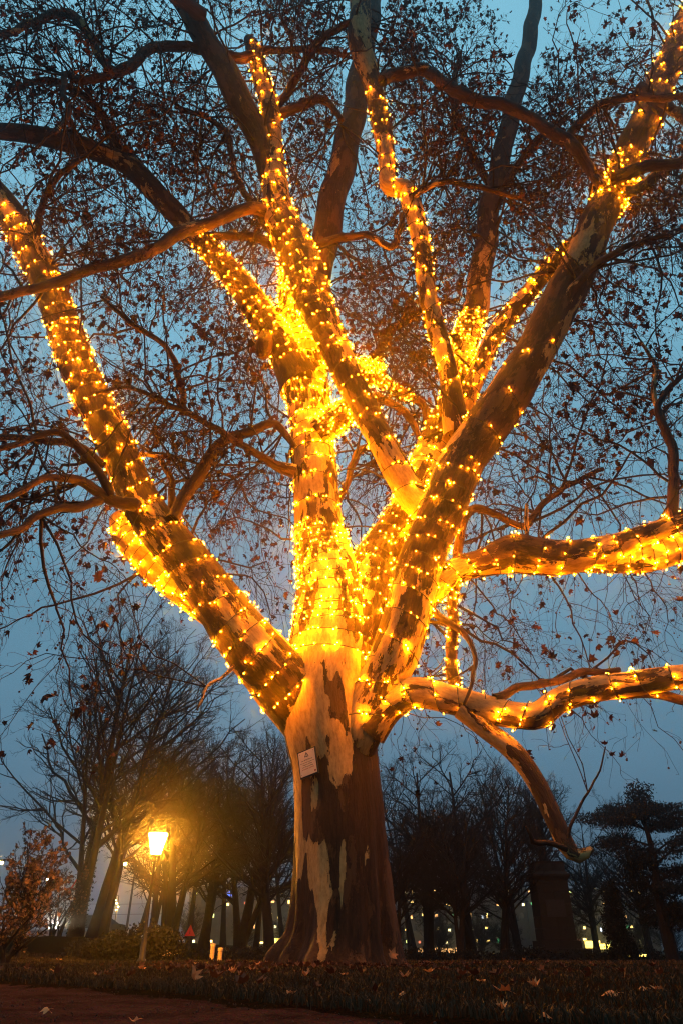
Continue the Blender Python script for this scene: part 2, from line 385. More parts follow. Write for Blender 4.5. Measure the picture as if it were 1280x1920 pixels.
def limb(key, pts, Y0, Y1, name='limb', pale=0.55, sides=24, step=0.09, wob=0.05, ymid=None, weight=1.0, pale2=None, buried=False):
    own = [q[3] if len(q) > 3 else None for q in pts]; pts = np.array([q[:3] for q in pts], float)
    d = np.concatenate([[0], np.cumsum(np.hypot(*np.diff(pts[:, :2], axis=0).T))]); f = d / d[-1]
    Ys = Y0 + (Y1 - Y0) * f if ymid is None else np.interp(f, [0, 0.5, 1], [Y0, ymid, Y1])
    W = []
    for (x, y, hw), Y, ow in zip(pts, Ys, own):
        Y = Y if ow is None else ow
        p, t = at(x, y, Y); W.append([*p, hw / F * t])
    W, s = resample(catmull(np.array(W), 8), step)
    P, Rr = W[:, :3].copy(), np.maximum(W[:, 3], 0.008)
    if name == 'limb' and not buried: Rr = Rr * (1 + 0.16 * np.exp(-s / 0.35))
    # small kinks of old wood
    ph = rng.uniform(0, 9, 3); amp = np.minimum(Rr * 0.12, 0.03)
    P += np.stack([amp * np.sin(s * 2.1 + ph[0]), amp * np.sin(s * 1.7 + ph[1]), amp * np.sin(s * 2.6 + ph[2])], 1)
    if name == 'branch':
        for fq, am in ((3.3, .022), (7.1, .012), (12.7, .006)):
            q3 = rng.uniform(0, 6.28, 3); env = np.minimum(1, np.minimum(s, s[-1] - s) / 0.3)[:, None]
            P += am * env * np.sin(fq * s[:, None] + q3[None] + np.sin(s * fq * .6)[:, None])
    T = norm(np.gradient(P, axis=0))
    A = np.empty_like(P); a = np.cross(T[0], [0.3, 0.9, 0.2]); A[0] = a / np.linalg.norm(a)
    for k in range(1, len(P)):
        a = A[k - 1] - T[k] * (A[k - 1] @ T[k]); A[k] = a / np.linalg.norm(a)
    B = np.cross(T, A)
    if Rr.max() < 0.12: sides = 12
    if Rr.max() < 0.06: sides = 8
    ang = np.arange(sides) * 2 * math.pi / sides
    ca, sa = np.cos(ang), np.sin(ang)
    dirs = A[:, None] * ca[None, :, None] + B[:, None] * sa[None, :, None]
    off = rng.uniform(0, 60, 3)
    bc = np.stack([np.outer(Rr, ca), np.outer(Rr, sa), np.repeat(s[:, None], sides, 1)], -1) + off
    rad = Rr[:, None] * (1 + wob * lump(bc, 2.2) + wob * 0.5 * lump(bc, 6.0))
    V = P[:, None] + dirs * rad[..., None]
    i = np.arange(len(P) - 1)[:, None] * sides; j = np.arange(sides)[None]; jn = (j + 1) % sides
    Q = np.stack([i + j, i + jn, i + sides + jn, i + sides + j], -1).reshape(-1, 4)
    V = V.reshape(-1, 3); bcf = bc.reshape(-1, 3)
    fs = [Q]
    # rounded end
    V = np.vstack([V, P[-1] + T[-1] * Rr[-1] * 0.55]); bcf = np.vstack([bcf, bcf[-1:]])
    e0 = (len(P) - 1) * sides; tip = len(V) - 1
    fs.append(np.array([[e0 + k, e0 + (k + 1) % sides, tip] for k in range(sides)]))
    me = new_mesh(name, V, fs, True); attr(me, 'barkco', bcf)
    pv = np.full(len(V), pale) if pale2 is None else np.append(np.repeat(pale + (pale2 - pale) * s / s[-1], sides), pale2)  # pale share drops toward the unlit end: missing light put into bark colour
    attr(me, 'pale', pv, 'FLOAT')
    o = obj(name, me, M['bark'], tree)
    limbs[key] = (P, Rr, s, T, A, B); fpx[key] = np.array([px_of(q) for q in P])
    for k in range(2, len(P), 3): nodes.append((*P[k], Rr[k], *T[k], weight))
    return o

# trunk with root flare, carried up into the central stem
def build_trunk():
    st = [(630, 1822, 124), (632, 1806, 117), (634, 1790, 106), (637, 1765, 98), (639, 1730, 94), (640, 1690, 91), (640, 1650, 89), (637, 1560, 84), (634, 1500, 82), (630, 1440, 80),
          (622, 1390, 84), (616, 1340, 87), (614, 1290, 86), (620, 1230, 80), (625, 1160, 73), (618, 1090, 62), (602, 1020, 50), (596, 960, 44), (591, 900, 41), (583, 800, 39), (574, 720, 41),
          (563, 620, 42), (557, 550, 34), (548, 470, 24)]
    W = []
    for k, (x, y, hw) in enumerate(st):
        p, t = at(x, y, TREE_Y + 0.25 * max(0, (1300 - y) / 800)); W.append([*p, hw / F * t])
    W = np.array(W); W[0, 2] = -0.15
    W, s = resample(catmull(W, 8), 0.045)
    P, Rr = W[:, :3], W[:, 3]; sides = 160; ang = np.arange(sides) * 2 * math.pi / sides
    T = norm(np.gradient(P, axis=0)); A = norm(np.array([1.0, 0, 0]) - T * T[:, :1]); B = np.cross(T, A)
    ca, sa = np.cos(ang), np.sin(ang)
    dirs = A[:, None] * ca[None, :, None] + B[:, None] * sa[None, :, None]
    bc = np.stack([np.outer(Rr, ca), np.outer(Rr, sa), np.repeat(s[:, None], sides, 1)], -1)
    z = P[:, 2][:, None]
    low = np.exp(-np.maximum(z, 0) / 0.55); mid = np.exp(-np.maximum(z, 0) / 2.4)
    tw = ang[None] + 0.10 * np.sin(z * 1.3)
    ribs = 0.5 * np.cos(7 * tw + 0.8) + 0.35 * np.cos(11 * tw + 2.1) + 0.3 * np.cos(4 * tw + 1.0) + 0.25 * np.cos(17 * tw + 0.3)
    rad = Rr[:, None] * (1 + 0.20 * low * ribs + 0.035 * mid * ribs + 0.10 * low * np.maximum(0, np.cos(ang[None] + 0.5)) + 0.030 * lump(bc, 2.0) + 0.012 * lump(bc, 7.0) + 0.006 * lump(bc * np.array([1, 1, .3]), 26.0))
    V = P[:, None] + dirs * rad[..., None]
    i = np.arange(len(P) - 1)[:, None] * sides; j = np.arange(sides)[None]; jn = (j + 1) % sides
    Q = np.stack([i + j, i + jn, i + sides + jn, i + sides + j], -1).reshape(-1, 4)
    me = new_mesh('trunk', V.reshape(-1, 3), Q, True); attr(me, 'barkco', bc.reshape(-1, 3) + np.array([3.1, 7.7, 1.3]))
    # the pale windows in the bark: long strips on the lamp side, a broad bare sheet under the fork
    q = V - np.array([0, 0, CAM_H]); fwd_ = q[..., 1] * math.cos(PITCH) + q[..., 2] * math.sin(PITCH)
    ux = 640 + F * q[..., 0] / fwd_; uy = 960 - F * (-q[..., 1] * math.sin(PITCH) + q[..., 2] * math.cos(PITCH)) / fwd_
    pv = np.where(sa[None] < 0.25, -0.08, 0.30) + 0.62 * sstep(1300, 1190, uy)
    for (cx, cy_, wx_, wy_, k_) in ((572, 1320, 40, 105, .95), (600, 1385, 22, 40, .6), (641, 1425, 22, 60, .95), (632, 1395, 12, 55, .5), (663, 1330, 12, 60, .8), (558, 1530, 9, 110, .75), (563, 1610, 7, 60, .5), (590, 1475, 9, 52, .85), (600, 1640, 19, 62, .95), (585, 1610, 12, 45, .7), (604, 1725, 9, 62, .95), (643, 1620, 7, 52, .9), (640, 1680, 3, 30, .5), (688, 1560, 6, 60, .25), (625, 1760, 5, 40, .3), (668, 1775, 14, 18, .45), (655, 1290, 9, 30, .7), (620, 1255, 6, 22, .6)):
        pv = pv + 1.15 * k_ * np.exp(-(np.abs((ux - cx) / wx_) ** 3 + np.abs((uy - cy_) / wy_) ** 3)) * (sa[None] < 0.3)
    st_ = bc * np.array([1, 1, .38]); pv = pv + .30 * lump(st_, 7.0) + .26 * lump(st_, 17.0) + .16 * lump(bc * np.array([1, 1, .25]), 34.0)
    attr(me, 'pale', np.clip(pv, -0.6, 1.1).reshape(-1), 'FLOAT')
    obj('trunk', me, M['bark'], tree)
    limbs['trunk'] = (P, Rr, s, T, A, B); fpx['trunk'] = np.array([px_of(q) for q in P])
    for k in range(len(P)):
        if P[k, 2] > 6 and k % 6 == 0: nodes.append((*P[k], Rr[k], *T[k], 0.5))
build_trunk()

limb('left', [(622, 1450, 18, 10.6), (600, 1395, 40, 10.5), (556, 1322, 58, 10.4), (500, 1240, 56), (430, 1150, 48), (370, 1085, 43), (295, 980, 39), (245, 895, 34), (195, 790, 34), (150, 690, 34), (115, 600, 31), (88, 530, 29), (50, 450, 29), (5, 385, 27), (-50, 320, 25), (-130, 240, 20)], 10.35, 8.2, pale=0.48, pale2=0.10, buried=True)
limb('leftstub', [(420, 1145, 38), (350, 1095, 42), (290, 1048, 40), (248, 1005, 31), (228, 968, 22)], 10.3, 10.4, pale=0.75)
limb('rightlow', [(640, 1540, 10, 10.62), (656, 1460, 24, 10.42), (680, 1385, 37, 10.16), (710, 1295, 43, 10.02), (748, 1190, 45), (785, 1080, 43), (820, 970, 41), (858, 880, 43), (908, 805, 43), (955, 735, 41), (1000, 660, 37), (1045, 580, 38), (1085, 490, 35), (1125, 410, 32), (1165, 325, 30), (1205, 235, 30), (1245, 140, 28), (1290, 40, 26), (1340, -70, 22)], 10.0, 8.3, ymid=9.4, pale=0.46, pale2=0.06, buried=True)
limb('mid', [(655, 1215, 50), (688, 1100, 48), (722, 1022, 38), (765, 955, 38), (800, 885, 38), (830, 800, 31), (855, 720, 23), (880, 612, 25), (893, 560, 23), (905, 490, 22), (916, 400, 20), (940, 290, 18), (965, 180, 16), (990, 80, 14), (1010, -40, 11)], 10.5, 11.6, pale=0.50, pale2=-0.15, buried=True)
limb('cross', [(795, 955, 28), (762, 920, 27), (715, 825, 25), (680, 755, 27), (645, 695, 27), (605, 600, 31), (575, 520, 37), (545, 450, 35), (522, 390, 28), (513, 330, 22), (510, 240, 19), (497, 165, 17), (475, 95, 14), (466, 76, 10)], 10.1, 9.0, pale=0.46)
limb('upleft', [(566, 725, 38), (532, 650, 31), (482, 580, 27), (430, 510, 24), (388, 458, 21), (355, 432, 20), (310, 380, 20), (260, 325, 20), (200, 290, 18), (140, 268, 18), (60, 255, 16), (-60, 240, 14)], 10.6, 9.0, pale=0.5, pale2=-0.1)
limb('thinup', [(860, 812, 24), (843, 720, 19), (822, 640, 18), (803, 550, 17), (787, 460, 17), (773, 385, 18), (762, 355, 16), (730, 347, 16), (723, 300, 16), (713, 220, 18), (697, 160, 17), (683, 110, 20), (672, 50, 21), (682, -50, 18)], 10.0, 8.2)
limb('strut', [(850, 795, 20), (885, 715, 18), (930, 630, 17), (985, 550, 16), (1040, 490, 15), (1080, 452, 12)], 10.2, 9.3)
limb('highright', [(765, 1135, 30), (810, 1102, 28), (860, 1072, 25), (915, 1056, 29), (962, 1038, 39), (1000, 1040, 37), (1060, 1043, 32), (1140, 1030, 26), (1210, 1003, 20), (1290, 970, 18), (1380, 938, 16)], 10.0, 8.8, pale=0.52)
limb('highright2', [(1040, 1050, 22), (1130, 1048, 25), (1210, 1042, 28), (1290, 1025, 25), (1390, 985, 20)], 9.6, 9.3, pale=0.7)
limb('lowright', [(690, 1365, 36), (735, 1322, 31), (780, 1300, 28), (840, 1310, 26), (905, 1328, 27), (965, 1342, 25), (1010, 1343, 25), (1050, 1315, 23), (1110, 1293, 24), (1180, 1280, 23), (1250, 1270, 23), (1340, 1262, 20)], 10.1, 8.3, pale=0.50)
limb('droop', [(865, 1330, 18), (910, 1368, 17), (965, 1410, 19), (1005, 1465, 18), (1035, 1530, 18), (1055, 1578, 17), (1076, 1604, 14), (1098, 1599, 9), (1108, 1592, 5)], 9.5, 9.0, weight=0.5)
limb('dark1', [(585, 560, 27), (605, 470, 26), (620, 390, 26), (640, 310, 25), (660, 230, 23), (672, 150, 20), (690, 60, 18), (705, -50, 15)], 11.0, 10.8, pale=0.08)  # this limb and the next are unlit: their dimness is put into browner bark
limb('dark2', [(512, 345, 18), (490, 275, 22), (462, 210, 24), (430, 150, 24), (395, 85, 22), (350, 15, 20), (310, -60, 17)], 9.4, 8.0, pale=0.05)
limb('knot', [(590, 812, 24), (630, 786, 27), (655, 768, 22)], 10.3, 10.1, pale=0.7)
limb('cluster', [(640, 705, 18), (680, 700, 27), (712, 694, 22)], 10.5, 10.9, pale=0.7)
limb('burl', [(518, 590, 14), (503, 625, 15), (494, 652, 17), (492, 668, 9)], 10.4, 10.2, pale=0.2)
branches = [
 ([(850, 1308, 12), (850, 1240, 11), (849, 1180, 10), (848, 1120, 10), (855, 1050, 9), (868, 980, 9), (887, 953, 8), (930, 962, 7), (985, 985, 7), (1020, 945, 6), (1070, 905, 5), (1130, 880, 4)], 9.7, 10.4, 'shoot'),
 ([(1062, 1592, 6), (1035, 1582, 5), (1003, 1580, 5), (995, 1565, 3.5), (985, 1550, 2)], 9.0, 8.8, None),
 ([(1062, 1575, 4), (1068, 1540, 3), (1090, 1500, 2.4), (1126, 1455, 1.8), (1134, 1400, 1.2)], 9.0, 9.0, None),
 ([(700, 690, 11), (715, 650, 9), (735, 615, 8), (765, 600, 7), (810, 572, 6), (860, 560, 4)], 10.9, 11.4, None),
 ([(705, 712, 12), (750, 735, 9), (790, 760, 8), (803, 800, 6)], 10.9, 11.0, 'clustertail'),
 ([(700, 740, 8), (740, 760, 8), (770, 790, 7), (790, 830, 5)], 11.0, 11.2, None),
 ([(715, 150, 11), (740, 138, 12), (795, 132, 11), (835, 160, 11), (870, 180, 12), (930, 195, 11), (985, 215, 11), (1030, 245, 12), (1065, 268, 12), (1100, 310, 10), (1130, 350, 9)], 8.3, 8.6, None),
 ([(1062, 265, 9), (1085, 225, 8), (1130, 195, 8), (1190, 185, 7), (1300, 180, 6)], 8.6, 7.6, None),
 ([(1150, 338, 14), (1210, 315, 11), (1300, 303, 9)], 8.4, 8.0, None),
 ([(1165, 362, 12), (1215, 340, 10), (1300, 285, 8)], 8.6, 8.9, None),
 ([(1200, 165, 10), (1250, 200, 9), (1300, 240, 8)], 8.4, 8.0, None),
 ([(520, 405, 15), (480, 392, 12), (440, 400, 11), (390, 420, 12), (335, 437, 13), (300, 460, 11), (230, 492, 11), (160, 510, 10), (110, 527, 10), (50, 545, 9), (-40, 565, 8)], 9.3, 7.4, None),
 ([(510, 457, 10), (470, 446, 9), (420, 443, 8), (365, 436, 8)], 9.7, 9.9, None),
 ([(470, 105, 10), (430, 105, 9), (370, 92, 9), (310, 85, 9), (270, 100, 9), (235, 130, 10), (215, 135, 9), (190, 110, 8), (165, 60, 8), (135, 28, 8), (100, 22, 8), (50, 50, 7), (-20, 70, 6)], 8.9, 7.0, None),
 ([(215, 135, 8), (180, 150, 8), (150, 155, 7), (125, 140, 6), (118, 170, 5), (130, 210, 5), (105, 250, 4)], 7.8, 7.4, None),
 ([(480, 95, 8), (530, 92, 6), (590, 95, 6), (650, 105, 4)], 9.0, 8.6, None),
 ([(520, 215, 10), (560, 200, 9), (600, 185, 8), (625, 200, 6), (640, 225, 5)], 9.2, 9.2, None),
 ([(520, 200, 8), (560, 140, 8), (590, 90, 7), (620, 60, 7), (670, 35, 5)], 9.2, 8.2, None),
 ([(578, 492, 9), (600, 462, 8), (650, 445, 8), (690, 442, 7), (735, 462, 7), (748, 430, 6), (752, 400, 4)], 9.8, 9.2, None),
 ([(322, 975, 14), (345, 930, 12), (380, 880, 12), (410, 838, 11), (430, 822, 10), (480, 805, 9), (515, 795, 8), (538, 812, 7), (552, 838, 6)], 9.2, 10.2, None),
 ([(550, 882, 14), (510, 868, 9), (470, 845, 7), (430, 820, 7), (390, 795, 6), (350, 770, 6), (345, 740, 6), (330, 690, 6), (300, 640, 5), (240, 600, 5), (190, 555, 3)], 10.3, 8.0, None),
 ([(360, 775, 5), (300, 750, 5), (240, 728, 4), (180, 738, 3)], 8.9, 8.2, None),
 ([(255, 945, 13), (215, 935, 11), (180, 915, 10), (140, 900, 9), (90, 900, 7), (30, 925, 7), (-40, 955, 6)], 9.0, 7.2, None),
 ([(190, 938, 8), (150, 950, 8), (110, 950, 8), (60, 975, 8), (20, 1000, 7), (-40, 1015, 6)], 8.6, 7.2, None),
 ([(208, 930, 9), (190, 890, 8), (160, 850, 8), (130, 820, 7), (105, 808, 7), (60, 820, 6), (20, 840, 6), (-40, 860, 5)], 8.7, 7.4, None),
 ([(195, 872, 9), (150, 840, 8), (90, 828, 7), (-40, 812, 6)], 9.1, 8.4, None),
 ([(335, 985, 7), (325, 940, 7), (315, 890, 6), (290, 855, 5), (250, 850, 4)], 9.6, 9.8, None),
 ([(1258, 978, 11), (1260, 900, 10), (1262, 840, 9), (1245, 795, 8), (1235, 760, 6), (1262, 720, 5), (1300, 690, 4)], 9.0, 8.4, None),
 ([(1243, 788, 6), (1225, 740, 5), (1230, 690, 4), (1200, 640, 3)], 8.7, 8.6, None),
 ([(985, 1010, 4), (988, 975, 4), (986, 945, 3)], 9.5, 9.5, None),
 ([(925, 1310, 9), (965, 1295, 8), (1000, 1290, 8), (1040, 1278, 7), (1085, 1260, 7), (1160, 1256, 5)], 9.3, 9.6, None),
 ([(1155, 1300, 12), (1220, 1303, 10), (1300, 1318, 9)], 8.9, 8.6, None),
 ([(628, 975, 5), (650, 905, 6), (665, 855, 7), (690, 838, 6), (725, 842, 4)], 10.8, 11.3, None),
 ([(800, 1140, 9), (840, 1165, 7), (880, 1210, 5), (885, 1270, 4), (870, 1320, 3)], 9.9, 9.2, None),
 ([(380, 30, 14), (300, -30, 12)], 8.1, 7.2, None),
 ([(240, 310, 9), (205, 240, 8), (160, 180, 7), (90, 150, 6), (20, 170, 5)], 9.6, 8.4, None),
 ([(95, 520, 8), (70, 440, 7), (95, 350, 6), (150, 300, 5)], 8.6, 7.6, None),
 ([(910, 430, 9), (950, 340, 8), (1000, 270, 7), (1060, 220, 6)], 11.3, 10.6, None),
 ([(925, 360, 8), (880, 280, 7), (850, 200, 6), (860, 100, 5)], 11.4, 10.8, None),
 ([(1060, 560, 10), (1110, 500, 7), (1180, 460, 6), (1260, 440, 5)], 8.9, 8.2, None),
 ([(500, 430, 7), (440, 320, 6), (420, 240, 5), (330, 200, 4)], 9.4, 8.8, None),
 ([(455, 1205, 5), (440, 1235, 4), (420, 1270, 3), (395, 1290, 3), (370, 1330, 2)], 10.0, 9.2, None),
 ([(770, 370, 7), (830, 340, 6), (900, 350, 5), (990, 380, 4)], 8.9, 9.2, None),
]
for bp_, Y0, Y1, key in branches:
    limb(key or 'b%d' % len(limbs), bp_, Y0, Y1, name='branch', pale=0.20, step=0.08, weight=1.6)

# ------------------------------------------------------------------ twigs, leaves and seed balls
nd = np.array(nodes)
def in_view(p, margin=1.12):
    q = p - np.array([0, 0, CAM_H]); fw = q[..., 1] * math.cos(PITCH) + q[..., 2] * math.sin(PITCH)
    up = -q[..., 1] * math.sin(PITCH) + q[..., 2] * math.cos(PITCH)
    ok = (fw > 2.0) & (np.abs(q[..., 0]) < 0.5 * margin * fw) & (up < 0.75 * margin * fw) & (up > -0.75 * margin * fw)
    return ok, 640 + F * q[..., 0] / np.maximum(fw, .1), 960 - F * up / np.maximum(fw, .1), fw
def wiggly(start, d0, target, S, amp):
    """(N,S,3) curves leaving start along d0 and ending near target"""
    N = len(start); t = np.linspace(0, 1, S)[None, :, None]
    L = np.linalg.norm(target - start, axis=1)[:, None, None]
    c1 = start[:, None] + d0[:, None] * L * 0.4
    c2 = target[:, None] + np.array([0, 0, 0.22]) * L + rng.normal(0, 0.10, (N, 1, 3)) * L
    p = (1 - t) ** 3 * start[:, None] + 3 * (1 - t) ** 2 * t * c1 + 3 * (1 - t) * t ** 2 * c2 + t ** 3 * target[:, None]
    w = rng.normal(0, 1, (N, S, 3)); w[:, 1:-1] = (w[:, :-2] + w[:, 1:-1] + w[:, 2:]) / 2
    return p + w * amp * L * np.minimum(1, 4 * t * (1.15 - t))
thick = nd[nd[:, 3] > 0.13]
_, tx, ty, tf = in_view(thick[:, :3]); th_px = thick[:, 3] / tf * F
kdl = KDTree(len(thick))
for i_, (x_, y_) in enumerate(zip(tx, ty)): kdl.insert((x_, y_, 0), i_)
kdl.balance()
def before_limb(p):
    """is the point close in front of a thick limb, where shoots were cut back"""
    _, x, y, f = in_view(p); out = np.zeros(len(p), bool)
    for i_ in range(len(p)):
        co, j_, d_ = kdl.find((x[i_], y[i_], 0))
        if d_ < th_px[j_] * 1.15 + 3 and f[i_] < tf[j_]: out[i_] = True
    return out & (rng.uniform(size=len(p)) < 0.93)
# level 1: boughs that leave the limbs for points of the crown, nearer ones first
def level1(n_try):
    cand = []
    w = nd[:, 7] * (0.35 + np.clip((nd[:, 2] - 2.5) / 8, 0, 1)); w = w / w.sum()
    k = rng.choice(len(nd), n_try, p=w)
    u = norm(rng.normal(size=(n_try, 3)) + np.array([0, 0, 0.10])); T = nd[k, 4:7]
    u = norm(u - 0.55 * T * np.sum(u * T, 1)[:, None] + 0.30 * T)
    L = rng.uniform(0.9, 3.3, n_try)
    tgt = nd[k, :3] + u * (L + nd[k, 3])[:, None]
    tgt[:, 2] -= 0.18 * L
    ok, px, py, fw = in_view(tgt, 1.25)
    ok &= (tgt[:, 2] > 2.7) & (np.linalg.norm(tgt, axis=1) > 4.3) & (tgt[:, 2] < 27)
    # the lights were strung on pruned wood: shoots leave the thick limbs on their upper and far sides
    toc = norm(np.array([0, 0, CAM_H]) - nd[k, :3])
    ok &= ~((nd[k, 3] > 0.13) & (np.sum(u * toc, 1) > 0.0))
    ok &= ~((nd[k, 3] <= 0.13) & (np.sum(u * toc, 1) > 0.35))
    # the open air round the fork and in front of the trunk
    ok &= ~((px > 470) & (px < 740) & (py > 1010) & (tgt[:, 1] < 11.5))
    ok &= ~((py > 1330) & (rng.uniform(size=n_try) < 0.5))
    return k[ok], tgt[ok], L[ok], u[ok]
k, tgt, L, u = level1(2300)
start = nd[k, :3] + u * (nd[k, 3] * 0.55)[:, None]
S1 = 12
P1 = wiggly(start, norm(u + 0.3 * nd[k, 4:7]), tgt, S1, 0.035)
r1 = np.minimum(nd[k, 3] * 0.5, 0.006 + 0.0075 * L)
R1 = r1[:, None] * np.linspace(1, 0.28, S1)[None]
def children(P, Rr, n_mean, lo, hi, S, amp, droop, frac0=0.2):
    N, S0, _ = P.shape
    cnt = rng.poisson(n_mean, N); idx = np.repeat(np.arange(N), cnt); n = len(idx)
    f = rng.uniform(frac0, 1.0, n) * (S0 - 1.001); i0 = f.astype(int); fr = (f - i0)[:, None]
    a, b = P[idx, i0], P[idx, i0 + 1]; st = a * (1 - fr) + b * fr; T = norm(b - a)
    v = norm(rng.normal(size=(n, 3))); v = norm(v - 0.8 * T * np.sum(v * T, 1)[:, None] + 0.55 * T)
    Lc = rng.uniform(lo, hi, n) * (1.15 - 0.45 * f / (S0 - 1))
    tg = st + v * Lc[:, None]; tg[:, 2] -= droop * Lc
    Pc = wiggly(st, v, tg, S, amp)
    rc = np.minimum(Rr[idx, i0] * 0.7, 0.0026 + 0.004 * Lc)
    return Pc, rc[:, None] * np.linspace(1, 0.45, S)[None]
k1 = ~(before_limb(P1[:, 5]) | before_limb(P1[:, 9])); P1, R1 = P1[k1], R1[k1]
P2, R2 = children(P1, R1, 8.0, 0.45, 1.35, 8, 0.05, 0.22)
P3, R3 = children(P2, R2, 3.1, 0.14, 0.50, 5, 0.07, 0.30)
Pb, Rb = children(P1, R1, 2.0, 0.9, 1.7, 9, 0.05, 0.65)   # long pendulous shoots
P4, R4 = children(Pb, Rb, 5.5, 0.12, 0.42, 5, 0.07, 0.45)
def keep(P, Rr, m=1.05):
    ok, px, py, fw = in_view(P[:, P.shape[1] // 2], m)
    ok &= P[:, -1, 2] > 1.6
    ok &= ~(before_limb(P[:, P.shape[1] // 2]) | before_limb(P[:, -1]))
    return P[ok], Rr[ok]
P2, R2 = keep(P2, R2); P3, R3 = keep(P3, R3); Pb, Rb = keep(Pb, Rb); P4, R4 = keep(P4, R4)
vs_, qs_ = [], []; off = 0
for P_, R_, sd in ((P1, R1, 5), (P2, R2, 4), (Pb, Rb, 4), (P3, R3, 3), (P4, R4, 3)):
    v, q = tube_batch(P_, np.maximum(R_, 0.0022), sd); vs_.append(v); qs_.append(q + off); off += len(v)
tw = obj('twigs', new_mesh('twigs', np.vstack(vs_), np.vstack(qs_), True), M['twig'], tree)
tag(tw, kind='stuff')
print('TWIGS', len(P1), len(P2), len(P3), len(Pb), len(P4))

def leaf_template(curl=0.25):
    """five-lobed plane leaf, stalk at the origin, blade along +y, unit width about 1"""
    out = [(0, 0.02), (0.20, 0.0), (0.47, 0.12), (0.30, 0.30), (0.52, 0.55), (0.20, 0.56), (0.0, 1.0), (-0.20, 0.56), (-0.52, 0.55), (-0.30, 0.30), (-0.47, 0.12), (-0.20, 0.0)]
    v = [(0, 0.36, 0.0)] + [(x, y, curl * (abs(x) * 0.9 + (y - 0.3) ** 2 * 0.7)) for x, y in out]
    t = [(0, 1 + i, 1 + (i + 1) % 12) for i in range(12)]
    return np.array(v, float), np.array(t)
def rotations(n, droop):
    """random frames whose y axis mostly hangs down"""
    y = norm(rng.normal(size=(n, 3)) * (1 - droop) + np.array([0, 0, -1.0]) * droop); x = norm(np.cross(y, rng.normal(size=(n, 3)))); z = np.cross(x, y)
    return np.stack([x, y, z], -1)
def scatter(template, tri, pos, rot, size):
    V = np.einsum('nij,vj->nvi', rot * size[:, None, None], template) + pos[:, None]
    n = len(template); Tt = tri[None] + (np.arange(len(pos)) * n)[:, None, None]
    return V.reshape(-1, 3), Tt.reshape(-1, tri.shape[1])
tips = np.vstack([P3[:, -1], P3[:, -3], P4[:, -1], P4[:, -2], P2[:, -1]])
rng.shuffle(tips)
lk = lump(tips, 1.3) + 0.5 * lump(tips, 3.1) + rng.normal(0, .55, len(tips)) + 0.9 * (sstep(5, 13, tips[:, 2]) - 0.6) * (0.25 + 0.75 * sstep(-2, 2, tips[:, 0])) - 0.25 * sstep(1.5, 5, tips[:, 0]) * sstep(14, 9, tips[:, 2]); tips = tips[np.argsort(-(lk > 0.0).astype(int), kind='stable')]
n_all = len(tips); ok, px, py, fw = in_view(tips, 1.06); tips = tips[ok]; fw = fw[ok]; px = px[ok]; py = py[ok]
n_leaf = int(min(0.36 * len(tips), (lk > 0.0).sum() * len(tips) / max(1, n_all)))
lp = tips[:n_leaf]; lsz = rng.uniform(0.05, 0.19, n_leaf) * rng.choice([1, 1, 0.75], n_leaf); lrot = rotations(n_leaf, 0.5)
# crumpled variants
tmpl = [leaf_template(c) for c in (0.25, 0.9, -0.7, 1.4)]
for k_, (v_, t_) in enumerate(tmpl):
    if k_: v_[:, 0] *= (1, 0.8, 0.7, 0.55)[k_]; v_[:, 2] += 0.25 * np.sin(v_[:, 1] * 5 + k_) * 0.4
app = lsz / fw[:n_leaf] * (0.35 < 1)
big = np.argsort(-np.where((px[:n_leaf] > 0) & (px[:n_leaf] < 1280) & (py[:n_leaf] > 0) & (py[:n_leaf] < 1920), app, 0))[:300]
isbig = np.zeros(n_leaf, bool); isbig[big] = True
var = rng.integers(0, 4, n_leaf)
vs_, ts_, tone = [], [], []; off = 0
for k_ in range(4):
    s_ = (~isbig) & (var == k_); v, t = scatter(*tmpl[k_], lp[s_], lrot[s_], lsz[s_])
    vs_.append(v); ts_.append(t + off); off += len(v); tone.append(np.repeat(rng.uniform(0, 1, s_.sum()), len(tmpl[k_][0])))
me = new_mesh('foliage', np.vstack(vs_), np.vstack(ts_), False); attr(me, 'tone', np.concatenate(tone), 'FLOAT')
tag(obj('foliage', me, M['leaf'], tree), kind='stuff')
leaf_me = []
for k_ in range(4):
    me = new_mesh('leaf', tmpl[k_][0], tmpl[k_][1]); attr(me, 'tone', np.full(13, 0.3), 'FLOAT'); me.materials.append(M['leaf']); leaf_me.append(me)
for i_ in big:
    o = obj('leaf', leaf_me[var[i_]], None, tree)
    Mx = Matrix(lrot[i_].tolist()).to_4x4() @ Matrix.Scale(float(lsz[i_]), 4); Mx.translation = Vector(lp[i_]); o.matrix_local = Mx
